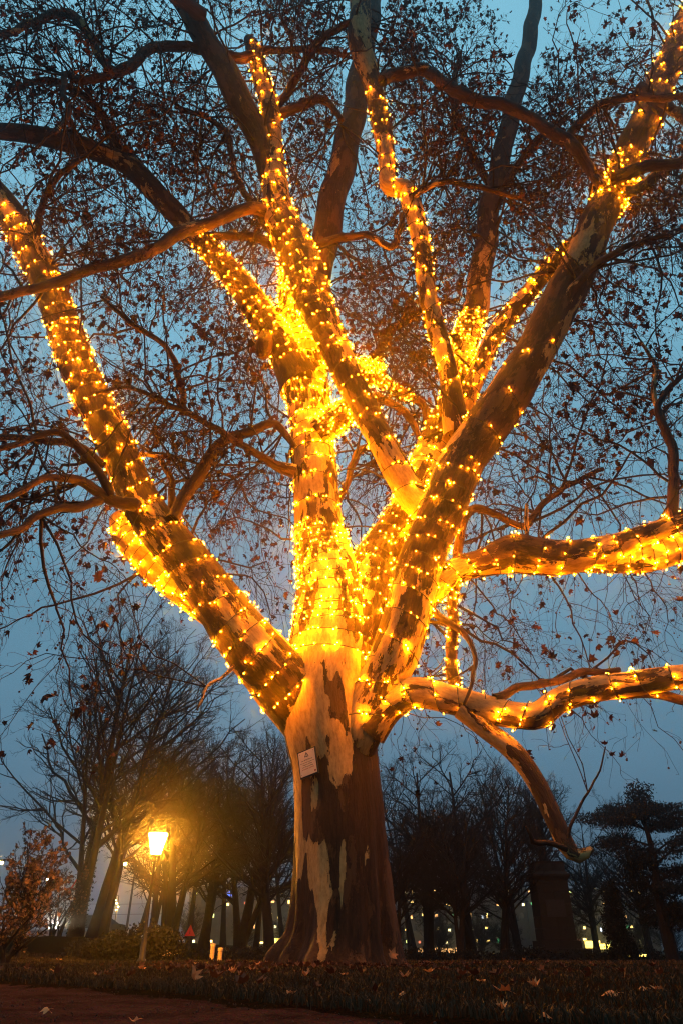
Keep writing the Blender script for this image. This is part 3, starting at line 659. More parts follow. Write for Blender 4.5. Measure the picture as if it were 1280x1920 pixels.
# seed balls on their stalks
tips = rng.permutation(tips); bt = tips[n_leaf:n_leaf + int(len(tips) * 0.24)]; nb = len(bt)
stalk = rng.uniform(0.04, 0.11, nb); bend = rng.normal(0, 0.012, (nb, 3)); bend[:, 2] = 0
bpz = bt + bend * 1.5; bpz[:, 2] -= stalk
v, q = tube_batch(np.stack([bt, (bt + bpz) / 2 + bend * 0.5, bpz], 1), np.full((nb, 3), 0.0016), 3)
tag(obj('ball_stalks', new_mesh('ball_stalks', v, q), M['twig'], tree), kind='stuff')
g = (1 + 5 ** 0.5) / 2
ico = norm(np.array([(-1, g, 0), (1, g, 0), (-1, -g, 0), (1, -g, 0), (0, -1, g), (0, 1, g), (0, -1, -g), (0, 1, -g), (g, 0, -1), (g, 0, 1), (-g, 0, -1), (-g, 0, 1)], float))
icot = np.array([(0, 11, 5), (0, 5, 1), (0, 1, 7), (0, 7, 10), (0, 10, 11), (1, 5, 9), (5, 11, 4), (11, 10, 2), (10, 7, 6), (7, 1, 8), (3, 9, 4), (3, 4, 2), (3, 2, 6), (3, 6, 8), (3, 8, 9), (4, 9, 5), (2, 4, 11), (6, 2, 10), (8, 6, 7), (9, 8, 1)])
bsz = rng.uniform(0.011, 0.019, nb)
ok, bx, by, bfw = in_view(bpz, 1.0); bigb = np.argsort(-np.where(ok, bsz / bfw, 0))[:160]
rest = np.ones(nb, bool); rest[bigb] = False
v, t = scatter(ico, icot, bpz[rest], rotations(rest.sum(), 0.0), bsz[rest])
tag(obj('seed_balls', new_mesh('seed_balls', v, t, True), M['ball'], tree), kind='stuff')
ball_me = new_mesh('seed_ball', ico, icot, True); ball_me.materials.append(M['ball'])
for i_ in bigb:
    o = obj('seed_ball', ball_me, None, tree, bpz[i_]); o.scale = (bsz[i_],) * 3
print('LEAVES', n_leaf, 'BALLS', nb)

# ------------------------------------------------------------------ fairy lights
bm_ = MB().lathe((0, 0, 0), [(0.0005, -0.002), (0.0055, 0.0), (0.0078, 0.006), (0.0072, 0.013), (0.0042, 0.020), (0.0005, 0.022)], 6)
bulb_me = new_mesh('bulb', np.concatenate(bm_.v), np.concatenate(bm_.q), True); bulb_me.materials.append(M['bulb'])
bulbs = [bulb_me]
for f_ in (0.45, 1.9):
    b2 = bulb_me.copy(); b2.materials.clear(); b2.materials.append(glow('fairy_bulb_dim' if f_ < 1 else 'fairy_bulb_bright', BULB_C, BULB_L * f_)); bulbs.append(b2)
n_bulbs = 0
def string(key, t0, t1, pitch, gap, label, phase=0.0, loose=0.0, cross=False):
    """a cable wound round part t0..t1 of a limb with bulbs along it"""
    global n_bulbs
    P, Rr, s, T, A, B = limbs[key]
    th = tag(bpy.data.objects.new('fairy_light_string', None), label, 'string lights', 'fairy light strings wound round the plane tree'); C.objects.link(th)
    d_ = np.concatenate([[0], np.cumsum(np.hypot(*np.diff(fpx[key], axis=0).T))]); s0, s1 = np.interp([t0, t1], d_ / d_[-1], s)
    def surf(ss, a, lift):
        p = np.stack([np.interp(ss, s, P[:, k]) for k in range(3)], -1); r = np.interp(ss, s, Rr)
        Aa = np.stack([np.interp(ss, s, A[:, k]) for k in range(3)], -1); Bb = np.stack([np.interp(ss, s, B[:, k]) for k in range(3)], -1)
        d = norm(Aa * np.cos(a)[:, None] + Bb * np.sin(a)[:, None])
        return p + d * (r * 1.02 + lift)[:, None], d
    rm = np.interp((s0 + s1) / 2, s, Rr); turns = max(1.0, (s1 - s0) / pitch); n = int(turns * 22) + 2
    ss = np.linspace(s0, s1, n); w = 0.10 * pitch
    a = phase + 2 * math.pi * turns * np.linspace(0, 1, n) + 0.35 * np.sin(ss * 3.1 + phase)
    if cross: a = -a
    ss2 = np.clip(ss + w * np.sin(a * 1.0 + phase) + 0.6 * w * np.sin(ss * 9 + phase * 3), s0, s1)
    line, d = surf(ss2, a, 0.008 + loose * (0.5 + 0.5 * np.sin(ss * 5)))
    v, q = tube_batch(line[None], np.full((1, len(line)), 0.0075), 4)
    obj('cable', new_mesh('cable', v, q, True), M['cable'], th)
    arc = np.concatenate([[0], np.cumsum(np.linalg.norm(np.diff(line, axis=0), axis=1))])
    nb_ = min(300, int(arc[-1] / (gap * (1.15 if key == 'trunk' else 1.30 if key in ('mid', 'left', 'leftstub') else 1.40)))); pos = (np.arange(nb_) + rng.uniform(-0.8, 1.8, nb_)) * arc[-1] / max(nb_, 1)
    bp = np.stack([np.interp(pos, arc, line[:, k]) for k in range(3)], -1); bd = np.stack([np.interp(pos, arc, d[:, k]) for k in range(3)], -1)
    for p_, d_ in zip(bp, bd):
        ax = Vector(d_) * random.uniform(0.35, 1.0) + Vector((random.gauss(0, .45), random.gauss(0, .45), random.gauss(0, .45)))
        o = obj('bulb', random.choice((bulbs[0], bulbs[0], bulbs[1], bulbs[2])), None, th); side = Vector((random.gauss(0, 1), random.gauss(0, 1), random.gauss(0, 1))).cross(Vector(d_)); o.location = Vector(p_) + Vector(d_) * 0.007 + side * 0.022; o.rotation_mode = 'QUATERNION'
        o.rotation_quaternion = ax.to_track_quat('Z', 'Y')
    n_bulbs += nb_
ST = [
 ('left', 0.12, 0.25, 0.32, 0.115, 'fairy light string round the foot of the thick limb rising toward the street lamp side'),
 ('left', 0.25, 0.395, 0.4, 0.12, 'fairy light string round the street lamp side limb where it passes the broken stub'),
 ('left', 0.395, 0.54, 0.4, 0.12, 'fairy light string round the middle of the long leaning limb over the leafless trees'),
 ('left', 0.54, 0.675, 0.26, 0.11, 'fairy light string on the upper leaning limb below the long crossing branch'),
 ('left', 0.675, 0.845, 0.38, 0.13, 'sparse fairy light string at the outer end of the leaning limb'),
 ('leftstub', .10, .98, .20, .10, 'dense fairy light string round the short broken stub below the leaning limb'),
 ('trunk', 0.43, 0.5, 0.26, 0.12, 'fairy light string round the top of the main trunk where the limbs part'),
 ('trunk', 0.48, 0.56, 0.19, 0.11, 'dense fairy light string on the widest part of the central stem above the fork'),
 ('trunk', 0.56, 0.615, 0.15, 0.1, 'bright band of fairy lights round the central stem at the notch'),
 ('trunk', 0.615, 0.7, 0.55, 0.13, 'loose fairy light string round the bare brown section of the central stem'),
 ('trunk', 0.7, 0.775, 0.3, 0.11, 'fairy light string round the central stem at the knot'),
 ('trunk', 0.775, 0.85, 0.28, 0.11, 'fairy light string round the central stem just over the knot'),
 ('trunk', 0.85, 0.93, 0.2, 0.1, 'dense fairy light string where the central stem divides'),
 ('trunk', 0.93, 1, 0.2, 0.1, 'dense fairy light string at the top end of the central stem'),
 ('rightlow', 0.095, 0.18, 0.5, 0.15, 'loose fairy light string low on the front limb above the bark notice'),
 ('rightlow', 0.18, 0.29, 0.36, 0.125, 'fairy light string on the front limb beside the central stem'),
 ('rightlow', 0.29, 0.395, 0.34, 0.12, 'fairy light string on the front limb where the thin limbs start'),
 ('rightlow', 0.395, 0.49, 0.9, 0.2, 'sparse fairy light string round the dark swollen part of the front limb'),
 ('rightlow', 0.49, 0.59, 2, 0.26, 'few fairy lights along the underside of the dark front limb'),
 ('rightlow', 0.71, 0.77, 0.22, 0.1, 'fairy light string round the front limb at the high branch junction'),
 ('rightlow', 0.79, 0.97, 0.8, 0.17, 'sparse fairy light string at the top of the front limb'),
 ('mid', 0.03, 0.15, 0.24, 0.115, 'fairy light string on the short limb between the central stem and front limb'),
 ('mid', 0.15, 0.27, 0.22, 0.11, 'bright fairy light string where three limbs meet over the notch'),
 ('mid', 0.27, 0.38, 0.3, 0.12, 'fairy light string on the rear limb below its bright neck'),
 ('mid', 0.38, 0.505, 0.14, 0.085, 'very dense fairy light string round the neck of the pale rear limb'),
 ('cross', 0, 0.2, 0.5, 0.13, 'fairy light string on the lower part of the limb crossing before the central stem'),
 ('cross', 0.2, 0.36, 0.42, 0.125, 'fairy light string on the crossing limb beside the glowing cluster'),
 ('cross', 0.36, 0.5, 0.3, 0.12, 'fairy light string where the crossing limb passes the central stem'),
 ('cross', 0.5, 0.66, 0.34, 0.125, 'fairy light string on the tall stem under the high horizontal branch'),
 ('cross', 0.66, 0.99, 0.5, 0.15, 'sparse fairy light string up the thin topmost stem'),
 ('upleft', 0.05, 0.2, 0.24, 0.11, 'fairy light string at the base of the slanting upper limb'),
 ('upleft', 0.2, 0.41, 0.28, 0.12, 'fairy light string along the slanting upper limb to its dark end'),
 ('thinup', 0.08, 0.3, 0.45, 0.14, 'fairy light string on the lower part of the slender upright limb'),
 ('thinup', 0.3, 0.5, 0.45, 0.14, 'fairy light string on the slender upright limb up to its elbow'),
 ('thinup', 0.5, 0.74, 0.5, 0.15, 'sparse fairy light string on the slender limb above the elbow'),
 ('strut', .04, .98, .30, .13, 'fairy light string round the thin slanting limb that leans on the front limb'),
 ('highright', .03, .28, .30, .125, 'fairy light string at the start of the higher horizontal limb'),
 ('highright', .28, .58, .40, .13, 'fairy light string round the thick swollen part of the higher horizontal limb'),
 ('highright', .58, .95, .30, .12, 'fairy light string at the far end of the higher horizontal limb'),
 ('highright2', .05, .95, .18, .10, 'dense fairy light string round the lower fork of the higher horizontal limb'),
 ('lowright', .06, .36, .36, .125, 'fairy light string at the start of the lower horizontal limb'),
 ('lowright', .36, .66, .34, .12, 'fairy light string round the sagging middle of the lower horizontal limb'),
 ('lowright', .66, .97, .34, .12, 'fairy light string round the outer end of the lower horizontal limb'),
 ('shoot', .02, .40, .16, .09, 'fairy light string up the slim vertical shoot between the two horizontal limbs'),
 ('knot', .1, 1.0, .12, .09, 'tight fairy light string round the knob on the central stem'),
 ('cluster', .1, 1.0, .09, .10, 'dense glowing cluster of fairy lights round the stub behind the crossing limb'),
 ('clustertail', .05, .6, .14, .08, 'short fairy light string on the thin branch trailing from the glowing cluster'),
]
for i_, (key, a_, b_, pt, gp, lab) in enumerate(ST):
    string(key, a_, b_, pt, gp, lab, phase=i_ * 1.7, loose=0.03 if 'loose' in lab else 0.008, cross=bool(i_ % 2))
print('BULBS', n_bulbs)
#@@BACKGROUND
# ------------------------------------------------------------------ notice on the trunk
def notice():
    P, Rr, s, T, A, B = limbs['trunk']
    p, t = at(577, 1430, 9.88)
    th = thing('notice_board', 'small tilted cream notice board with warning triangle fixed to the trunk', 'sign', p)
    w, h = 0.275, 0.335
    fwd = norm(np.array([-0.55, -0.83, 0.0]))          # flat on the lamp side of the trunk
    right = norm(np.cross([0, 0, 1.0], fwd) * 1.0); up = np.cross(fwd, right); a = R(11)
    rx = right * math.cos(a) + up * math.sin(a); uy = -right * math.sin(a) + up * math.cos(a)
    Mx = np.stack([rx, uy, fwd], -1)
    MB().box(fwd * -0.012, (w + 0.035, h + 0.035, 0.022), M=Mx).build('backing', M['metal'], th)
    th_plate = MB().box(fwd * 0.003, (w, h, 0.006), M=Mx).build('plate', M['sign_face'], th)
    for sx in (-1, 1):
        for sy in (-1, 1):
            MB().lathe((0, 0, 0), [(0.0005, 0.004), (0.004, 0.003), (0.005, 0.0)], 8).build('screw', M['metal'], th_plate).matrix_local = Matrix.Translation(Vector(rx * sx * w * .42 + uy * sy * h * .42 + fwd * 0.0065)) @ Matrix(Mx.tolist()).to_4x4()
    # triangle outline with a small mark
    tri = MB(); c = uy * 0.105 + fwd * 0.0075
    for k in range(3):
        a0, a1 = R(90 + 120 * k), R(210 + 120 * k)
        q0 = 0.036 * (rx * math.cos(a0) + uy * math.sin(a0)); q1 = 0.036 * (rx * math.cos(a1) + uy * math.sin(a1))
        tri.tube([c + q0 * 1.05, c + q1 * 1.05], 0.0042, 4)
    tri.tube([c + uy * 0.012, c - uy * 0.004], 0.003, 4); tri.tube([c - uy * 0.010, c - uy * 0.013], 0.003, 4)
    tri.build('warning_triangle', M['ink'], th_plate)
    for k, (txt, m) in enumerate((('Das BETRETEN der', 'ink'), ('nicht geräumten und gestreuten', 'ink'), ('Wege im Winter', 'ink'), ('und Flächen erfolgt', 'ink'), ('auf EIGENE GEFAHR', 'redink'))):
        cu = bpy.data.curves.new('lettering', 'FONT'); cu.body = txt; cu.align_x = 'CENTER'; cu.size = 0.0235 if k != 1 else 0.0185; cu.offset = 0.0004; cu.resolution_u = 2
        tmp = bpy.data.objects.new('lettering_source', cu); C.objects.link(tmp); bpy.context.view_layer.update()
        me = bpy.data.meshes.new_from_object(tmp.evaluated_get(bpy.context.evaluated_depsgraph_get())); bpy.data.objects.remove(tmp)
        me.materials.clear(); o = obj('lettering', me, M[m], th_plate)
        o.matrix_local = Matrix.Translation(Vector(uy * (0.034 - 0.030 * k) + fwd * 0.0068)) @ Matrix(Mx.tolist()).to_4x4()
    MB().box(rx * 0.112 - uy * 0.138 + fwd * 0.0068, (0.028, 0.022, 0.001), M=Mx).build('stamp', M['redink'], th_plate)
M['sign_face'] = simple('enamel_plate', (0.66, 0.50, 0.32), 0.5, 0.10, 20); M['ink'] = simple('black_print', (0.015, 0.015, 0.018), 0.6, 0.1); M['redink'] = simple('red_print', (0.30, 0.03, 0.02), 0.6, 0.1)
notice()

# ------------------------------------------------------------------ street lamps
M['lampglass'] = glow('lamp_glass', (1.0, 0.36, 0.015), LAMP_L)
M['farlamp'] = glow('far_lamp_glass', (1.0, 0.62, 0.16), 160.0)
def park_lamp():
    p, t = at(295, 1582, 14.5); zb = float(gz(p[0], p[1])); h = (p[2] - zb) / .725
    th = thing('street_lamp', 'lit park lantern on a slim dark post glowing orange', 'lamp', (p[0], p[1], zb)); th.scale = (.725,) * 3
    MB().lathe((0, 0, 0), [(0.11, 0), (0.11, 0.05), (0.075, 0.08), (0.07, 0.45), (0.045, 0.50), (0.036, 1.2), (0.032, h - 0.32), (0.06, h - 0.30), (0.075, h - 0.27), (0.115, h - 0.255)], 14).build('post', M['metal'], th, smooth=True)
    MB().lathe((0, 0, 0), [(0.115, h - 0.25), (0.125, h - 0.245), (0.245, h + 0.235), (0.24, h + 0.245)], 20).build('lantern_glass', M['lampglass'], th, smooth=True); lant = [c for c in th.children if c.name.startswith('lantern_glass')][0]
    MB().lathe((0, 0, 0), [(0.255, h + 0.25), (0.26, h + 0.262), (0.15, h + 0.30), (0.03, h + 0.32), (0.02, h + 0.36), (0.0005, h + 0.365)], 20).build('cap', M['metal'], lant, smooth=True)
    for k in range(4):
        a = R(45 + 90 * k); MB().tube([(0.128 * math.cos(a), 0.128 * math.sin(a), h - 0.25), (0.25 * math.cos(a), 0.25 * math.sin(a), h + 0.25)], 0.008, 5).build('strut', M['metal'], lant)
park_lamp()
def far_lamp(px, py, D, label, arm=-1, lean=0):
    p, t = at(px, py, D); zb = float(gz(p[0], p[1])); h = p[2] - zb
    th = thing('road_lamp', label, 'lamp', (p[0] - arm * 0.9, p[1], zb), group='lamps along the road')
    MB().tube([(0, 0, 0), (0, 0, h * 0.6), (0, 0, h + 0.1)], [0.10, 0.08, 0.06], 8).build('pole', M['metal'], th)
    MB().tube([(0, 0, h + 0.05), (arm * 0.4, 0, h + 0.25), (arm * 0.9, 0, h + 0.22)], 0.045, 6).build('arm', M['metal'], th)
    hs = MB().box((arm * 0.9, 0, h + 0.16), (0.62, 0.26, 0.14)).build('housing', M['metal'], th)
    MB().lathe((arm * 0.9, 0, h), [(0.0005, -0.10), (0.14, -0.07), (0.20, 0.02), (0.18, 0.09)], 10).build('lamp_glass', M['farlamp'], hs, smooth=True)
far_lamp(234, 1620, 60, 'tall lit road lamp standing just beside the park lantern', -1)
far_lamp(92, 1650, 62, 'lit road lamp standing among the orange shrub branches', 1)
far_lamp(1, 1618, 56, 'road lamp over the shrub at the very edge of the view', -1)
far_lamp(281, 1648, 75, 'lit road lamp seen just under the park lantern', -1)
for k, (x, y, D) in enumerate(((210, 1681, 100), (216, 1688, 118), (220, 1694, 136), (221.5, 1700, 155), (219, 1706, 175))):
    far_lamp(x, y, D, 'first and tallest small lamp of the receding row between the trunks' if k == 0 else ('second', 'third', 'fourth', 'fifth and smallest')[k - 1] + ' small lamp of the receding row between the trunks', -1 if k == 0 else 1)

# ------------------------------------------------------------------ bare trees of the park
def up_children(P, Rr, n_mean, lo, hi, S, amp, lift, frac0, fwd=0.75, rg=None):
    N, S0, _ = P.shape
    cnt = rg.poisson(n_mean, N); idx = np.repeat(np.arange(N), cnt); n = len(idx)
    f = rg.uniform(frac0, 0.98, n) * (S0 - 1.001); i0 = f.astype(int); fr = (f - i0)[:, None]
    a, b = P[idx, i0], P[idx, i0 + 1]; st = a * (1 - fr) + b * fr; T = norm(b - a)
    v = norm(rg.normal(size=(n, 3))); v = norm(v - T * np.sum(v * T, 1)[:, None]); v = norm(v + fwd * T)
    Ltot = np.linalg.norm(P[:, -1] - P[:, 0], axis=1)[idx]
    Lc = Ltot * rg.uniform(lo, hi, n) * (1.15 - 0.6 * f / (S0 - 1))
    tg = st + norm(v + np.array([0, 0, lift])) * Lc[:, None]
    t = np.linspace(0, 1, S)[None, :, None]; c1 = st + v * (Lc * 0.5)[:, None]
    Pc = (1 - t) ** 2 * st[:, None] + 2 * t * (1 - t) * c1[:, None] + t ** 2 * tg[:, None]
    w = rg.normal(0, 1, (n, S, 3)); Pc = Pc + w * amp * Lc[:, None, None] * t * 1.0
    rc = np.minimum(Rr[idx, i0] * 0.62, 0.016 * Lc + 0.003)
    return Pc, np.maximum(rc[:, None] * np.linspace(1, 0.35, S)[None], 0.004)
def bare_meshes(seed, H, stems, r0, n1=18, spread=(0.28, 0.5), lift=0.35, frac0=0.28, n2=8, n3=6, n4=2.6):
    rg = np.random.default_rng(seed); S0 = 14; t = np.linspace(0, 1, S0)
    P0 = []; R0 = []
    for (bx, by, tx, ty, fr, rr) in stems:
        p = np.stack([bx + (tx - bx) * t ** 1.15, by + (ty - by) * t, H * fr * t], 1)
        p += np.cumsum(rg.normal(0, 0.012 * H / 8, (S0, 3)), 0) * np.array([1, 1, 0.2]); p[0] = (bx, by, -0.1)
        P0.append(p); R0.append(r0 * rr * (1 - 0.82 * t) * (1 + 0.55 * np.exp(-t * 18)))
    P0, R0 = np.array(P0), np.array(R0)
    P1, R1 = up_children(P0, R0, n1, *spread, 9, 0.02, lift, frac0, 0.8, rg)
    P2, R2 = up_children(P1, R1, n2, 0.3, 0.55, 7, 0.025, lift, 0.15, 0.9, rg)
    P3, R3 = up_children(P2, R2, n3, 0.3, 0.6, 5, 0.03, 0.25, 0.15, 1.0, rg)
    P4, R4 = up_children(P3, R3, n4, 0.35, 0.6, 4, 0.04, 0.25, 0.2, 1.0, rg)
    trunk = new_mesh('trunk', *tube_batch(P0, R0, 10), True)
    vv, qq = [], []; off = 0
    for P_, R_, sd in ((P1, R1, 6), (P2, R2, 4), (P3, R3, 3), (P4, R4, 3)):
        v, q = tube_batch(P_, R_, sd); vv.append(v); qq.append(q + off); off += len(v)
    crown = new_mesh('crown', np.vstack(vv), np.vstack(qq), True)
    for m_ in (trunk, crown): m_.materials.append(M['bare'])
    return trunk, crown, P0, R0
def bare_tree(meshes, px, py, D, label, rz=0.0, sc=1.0, scz=None, name='bare_tree', group='bare trees of the park'):
    p, t = at(px, py, D); z = float(gz(p[0], D))
    th = thing(name, label, 'tree', (p[0], D, z), rz, group); th.scale = (sc, sc, scz or sc)
    if D not in (30, 31.5): th.rotation_euler = (R(5) * math.sin(px * 1.7), R(6) * math.sin(px * 0.9 + D), rz)
    obj('trunk', meshes[0], None, th); obj('crown', meshes[1], None, th)
    return th
bA = bare_meshes(11, 9.2, [(0, 0, 0.15, 0.1, .98, 1.0), (0.05, 0.02, 0.5, -0.3, .93, .8), (-.05, 0, -1.1, 0.3, .80, .6)], 0.165, 22, (0.34, 0.62), 0.22, 0.20)
bB = bare_meshes(12, 9.2, [(0, 0, 1.5, 0.2, .96, 1.0), (0.25, 0.1, 0.9, 0.5, .85, .8)], 0.135, 26, (0.32, 0.58), 0.25, 0.25)
bC = bare_meshes(13, 8.2, [(0, 0, 0.3, 0.0, 1.0, 1.0)], 0.11, 34, (0.16, 0.34), 0.5, 0.22, 7, 5, 2.0)
bD = bare_meshes(14, 7.6, [(0, 0, -0.3, 0.2, .95, 1.0), (0, 0, 1.1, 0.3, .85, .7)], 0.20, 24, (0.30, 0.55), 0.15, 0.25, 8, 6, 2.4)
bF = bare_meshes(16, 7.8, [(0, 0, -1.4, 0.2, .72, .8), (0.05, 0, 0.5, 0.5, .98, 1.0), (0, 0.1, 1.9, -.4, .70, .7)], 0.22, 20, (0.36, 0.66), 0.05, 0.3, 8, 6, 2.2)
tA = bare_tree(bA, 141, 1758, 30, 'forked leafless tree with ivy on its trunk by the guard rail', 0, 1.32)
tB = bare_tree(bB, 172, 1754, 31.5, 'leafless tree leaning strongly over toward the park lantern', 0, 1.30)
bare_tree(bC, 194, 1750, 35, 'slim straight leafless tree behind the leaning tree', 1.0, 1.30)
thin = [(258, 1760, 33, 0.8), (283, 1775, 30, 0.72), (302, 1785, 26, 0.70), (322, 1780, 24, 0.78), (352, 1790, 29, 0.90), (380, 1790, 26, 0.82), (418, 1790, 31, 0.95), (446, 1792, 25, 0.80), (478, 1795, 28, 0.90), (505, 1795, 22, 0.75), (532, 1795, 32, 0.95)]
thin_lab = ['slender leafless tree just beside the park lantern post', 'slender leafless tree rising behind the park lantern', 'leafless thicket tree over the small wooden bench', 'leafless thicket tree by the bench end', 'leafless thicket tree behind the red warning triangle', 'leafless thicket tree between the red triangle and the two posts', 'tall leafless thicket tree just behind the two short posts', 'leafless thicket tree midway between the posts and the great trunk', 'leafless thicket tree before the windows near the great trunk', 'small leafless thicket tree close to the great trunk', 'leafless thicket tree partly hidden by the great trunk']
for k, (x, y, D, sc) in enumerate(thin): bare_tree((bC, bD, bC, bF)[k % 4], x, y, D * 1.38, thin_lab[k], 0.9 * k, sc * 1.36, sc * 1.36)
right = [(748, 1800, 29, 0.62, bD), (806, 1800, 33, 0.93, bF), (862, 1800, 27, 0.60, bD), (884, 1800, 35, 0.98, bF), (942, 1800, 30, 0.70, bB), (975, 1800, 38, 0.88, bA), (1225, 1800, 40, 0.75, bB), (778, 1800, 44, 1.02, bB), (1120, 1800, 45, 0.80, bF)]
right_lab = ['leafless tree standing close beside the great trunk on its shaded side', 'forked leafless tree behind the lawn with a spreading crown', 'small crooked leafless tree in the dark row behind the lawn', 'leaning leafless tree in the dark row behind the lawn', 'leafless tree next to the stone monument', 'far forked leafless tree seen past the stone monument', 'leafless tree rising behind the dark pine', 'far leafless tree half hidden near the great trunk', 'far leafless tree between the monument and the columnar conifer']
for k, (x, y, D, sc, bm) in enumerate(right): bare_tree(bm, x, y, D, right_lab[k], 1.3 * k + 0.5, sc)
bE = bare_meshes(15, 6.9, [(0, 0, 0.1, 0.0, .80, 1.0)], 0.42, 46, (0.34, 0.58), 0.25, 0.55, 9, 6, 2.2)
bare_tree(bE, 1040, 1800, 35, 'domed leafless tree with a thick dark trunk rising behind the monument', 0.4, 1.08)

bG = bare_meshes(17, 3.6, [(0.1 * math.cos(k), 0.1 * math.sin(k), 1.3 * math.cos(k * 1.9), 1.0 * math.sin(k * 1.9), .75 + .25 * math.sin(k), .8) for k in range(7)], 0.07, 16, (0.3, 0.6), 0.2, 0.1, 8, 5, 1.5)
bush_lab = ['dense leafless bush right at the shaded edge of the great trunk', 'dense leafless bush low between the crooked and the forked tree', 'dense leafless bush under the tall forked tree of the dark row', 'dense leafless bush before the monument steps', 'dense leafless bush hidden low behind the monument', 'dense leafless bush behind the columnar conifer', 'dense leafless bush under the dark pine',
  'dense leafless bush low behind the red warning triangle', 'dense leafless bush between the two posts and the great trunk', 'dense leafless bush touching the lamp side of the great trunk']
for k, (x, D, sc) in enumerate(((735, 62, 1.0), (822, 64, 1.2), (905, 66, 1.2), (955, 60, 1.0), (1075, 62, 1.0), (1200, 60, 1.1), (1262, 56, 1.0), (350, 58, .9), (455, 58, .8), (545, 57, .9))):
    bare_tree(bG, x, 1800, D, bush_lab[k], 1.1 * k, sc * .75, name='bare_bush', group='leafless bushes before the far windows')['category'] = 'bush'

# leafy clumps
def leafcloud(n, f, size, seed, flat=None):
    """n small bent leaves at points given by f(rg, n)"""
    rg = np.random.default_rng(seed); p = f(rg, n)
    v = np.array([(0, 0, 0), (0.5, 0.45, 0.12), (0, 1, 0), (-0.5, 0.45, 0.12)], float); tri = np.array([(0, 1, 2), (0, 2, 3)])
    y = norm(rg.normal(size=(n, 3))); x = norm(np.cross(y, rg.normal(size=(n, 3)))); z = np.cross(x, y)
    V, T_ = scatter(v, tri, p, np.stack([x, y, z], -1), rg.uniform(0.6, 1.3, n) * size)
    tone = np.repeat(rg.uniform(0, 1, n), 4); me = new_mesh('leaves', V, T_); attr(me, 'tone', tone, 'FLOAT'); return me
def ellipsoids(blobs):
    bl = np.array(blobs, float); w = (bl[:, 3] * bl[:, 4] * bl[:, 5]) ** 0.66; w = w / w.sum()
    def f(rg, n):
        k = rg.choice(len(bl), n, p=w); u = norm(rg.normal(size=(n, 3))) * (rg.uniform(0.35, 1, (n, 1)) ** 0.5)
        return bl[k, :3] + u * bl[k, 3:6] * (1 + 0.12 * rg.normal(size=(n, 1)))
    return f
# ivy on the trunk of the forked tree
rgv = np.random.default_rng(5); P0 = bA[2][0]
def ivyf(rg, n):
    f = rg.uniform(0, 5.2, n); i0 = f.astype(int); p = P0[i0] + (P0[i0 + 1] - P0[i0]) * (f - i0)[:, None]
    a = rg.uniform(0, 6.28, n); r = 0.16 + 0.05 * rg.normal(size=n); return p + np.stack([r * np.cos(a), r * np.sin(a), 0 * a], 1)
o = obj('ivy', leafcloud(1500, ivyf, 0.07, 3), M['ivy'], tA); tag(o, kind='stuff')
# orange shrub
def shrub(px, py, D, Hh, W, label, m, seed, nl=1500, lsize=0.09, stems=9):
    p, t = at(px, py, D); z = float(gz(p[0], D)); th = thing('shrub', label, 'shrub', (p[0], D, z), 0.0)
    rg = np.random.default_rng(seed)
    st = [(rg.normal(0, .08), rg.normal(0, .08), rg.normal(0, W * .45), rg.normal(0, W * .4), rg.uniform(.6, .95), rg.uniform(.6, 1)) for _ in range(stems)]
    tr, cr, P0_, R0_ = bare_meshes(seed, Hh, st, 0.045, 7, (0.25, 0.5), 0.3, 0.2, 5, 4, 1.0)
    obj('stems', tr, None, th); obj('branches', cr, None, th)
    cv = np.empty(len(cr.vertices) * 3, np.float32); cr.vertices.foreach_get('co', cv); cv = cv.reshape(-1, 3)
    tag(obj('leaves', leafcloud(nl, lambda g_, n: cv[g_.integers(0, len(cv), n)], lsize, seed), m, th), kind='stuff')
    return th
shrub(40, 1758, 17.5, 2.7, 0.62, 'tall shrub with sparse orange autumn leaves beside the road', M['shrubleaf'], 21, 1900, 0.085, 11)
shrub(104, 1752, 29, 2.3, 1.0, 'small pinkish shrub behind the guard rail light', M['shrubleaf'], 22, 700, 0.07, 7)
shrub(8, 1775, 12.5, 0.75, 0.7, 'low brown bush at the edge of the grass bank', M['shrubleaf'], 23, 500, 0.05, 9)
def hedge(px, py, D, blobs, label, n, size, seed, m='hedge', name='hedge'):
    p, t = at(px, py, D); z = float(gz(p[0], D)); th = thing(name, label, 'hedge' if name == 'hedge' else 'shrub', (p[0], D, z))
    MB().tube([(0, 0, -.05), (0.02, 0, 0.25)], [0.05, 0.03], 6).build('stem', M['bare'], th)
    tag(obj('leaves', leafcloud(n, ellipsoids(blobs), size, seed), M[m], th), kind='stuff')
hedge(265, 1795, 17.0, [(-0.5, 0, .25, .45, .5, .32), (0, 0, .34, .5, .5, .36), (0.45, 0, .30, .45, .5, .33), (-.9, 0.1, .18, .4, .4, .25)], 'rounded dark hedge at the foot of the park lantern', 6500, 0.05, 31)
hedge(190, 1790, 19.5, [(-0.4, 0, .15, .5, .5, .25), (0.3, 0, .2, .5, .5, .25)], 'low dark bush below the forked tree', 2500, 0.05, 32)
hb = [(x, 0.5 * math.sin(x * 2), .12 + .05 * math.sin(x * 3.3), .5, .5, .20 + .06 * math.sin(x * 1.7)) for x in np.arange(-9, 10, 0.5)]
hedge(960, 1805, 27.0, hb, 'long low dark hedge behind the lawn in front of the monument', 14000, 0.06, 33)
hb = [(x, 0.3 * math.sin(x * 2), .14, .45, .4, .20 + .05 * math.sin(x * 1.7)) for x in np.arange(-3, 3.1, 0.5)]
hedge(430, 1800, 23.0, hb, 'low dark hedge behind the two short posts', 5000, 0.06, 34)

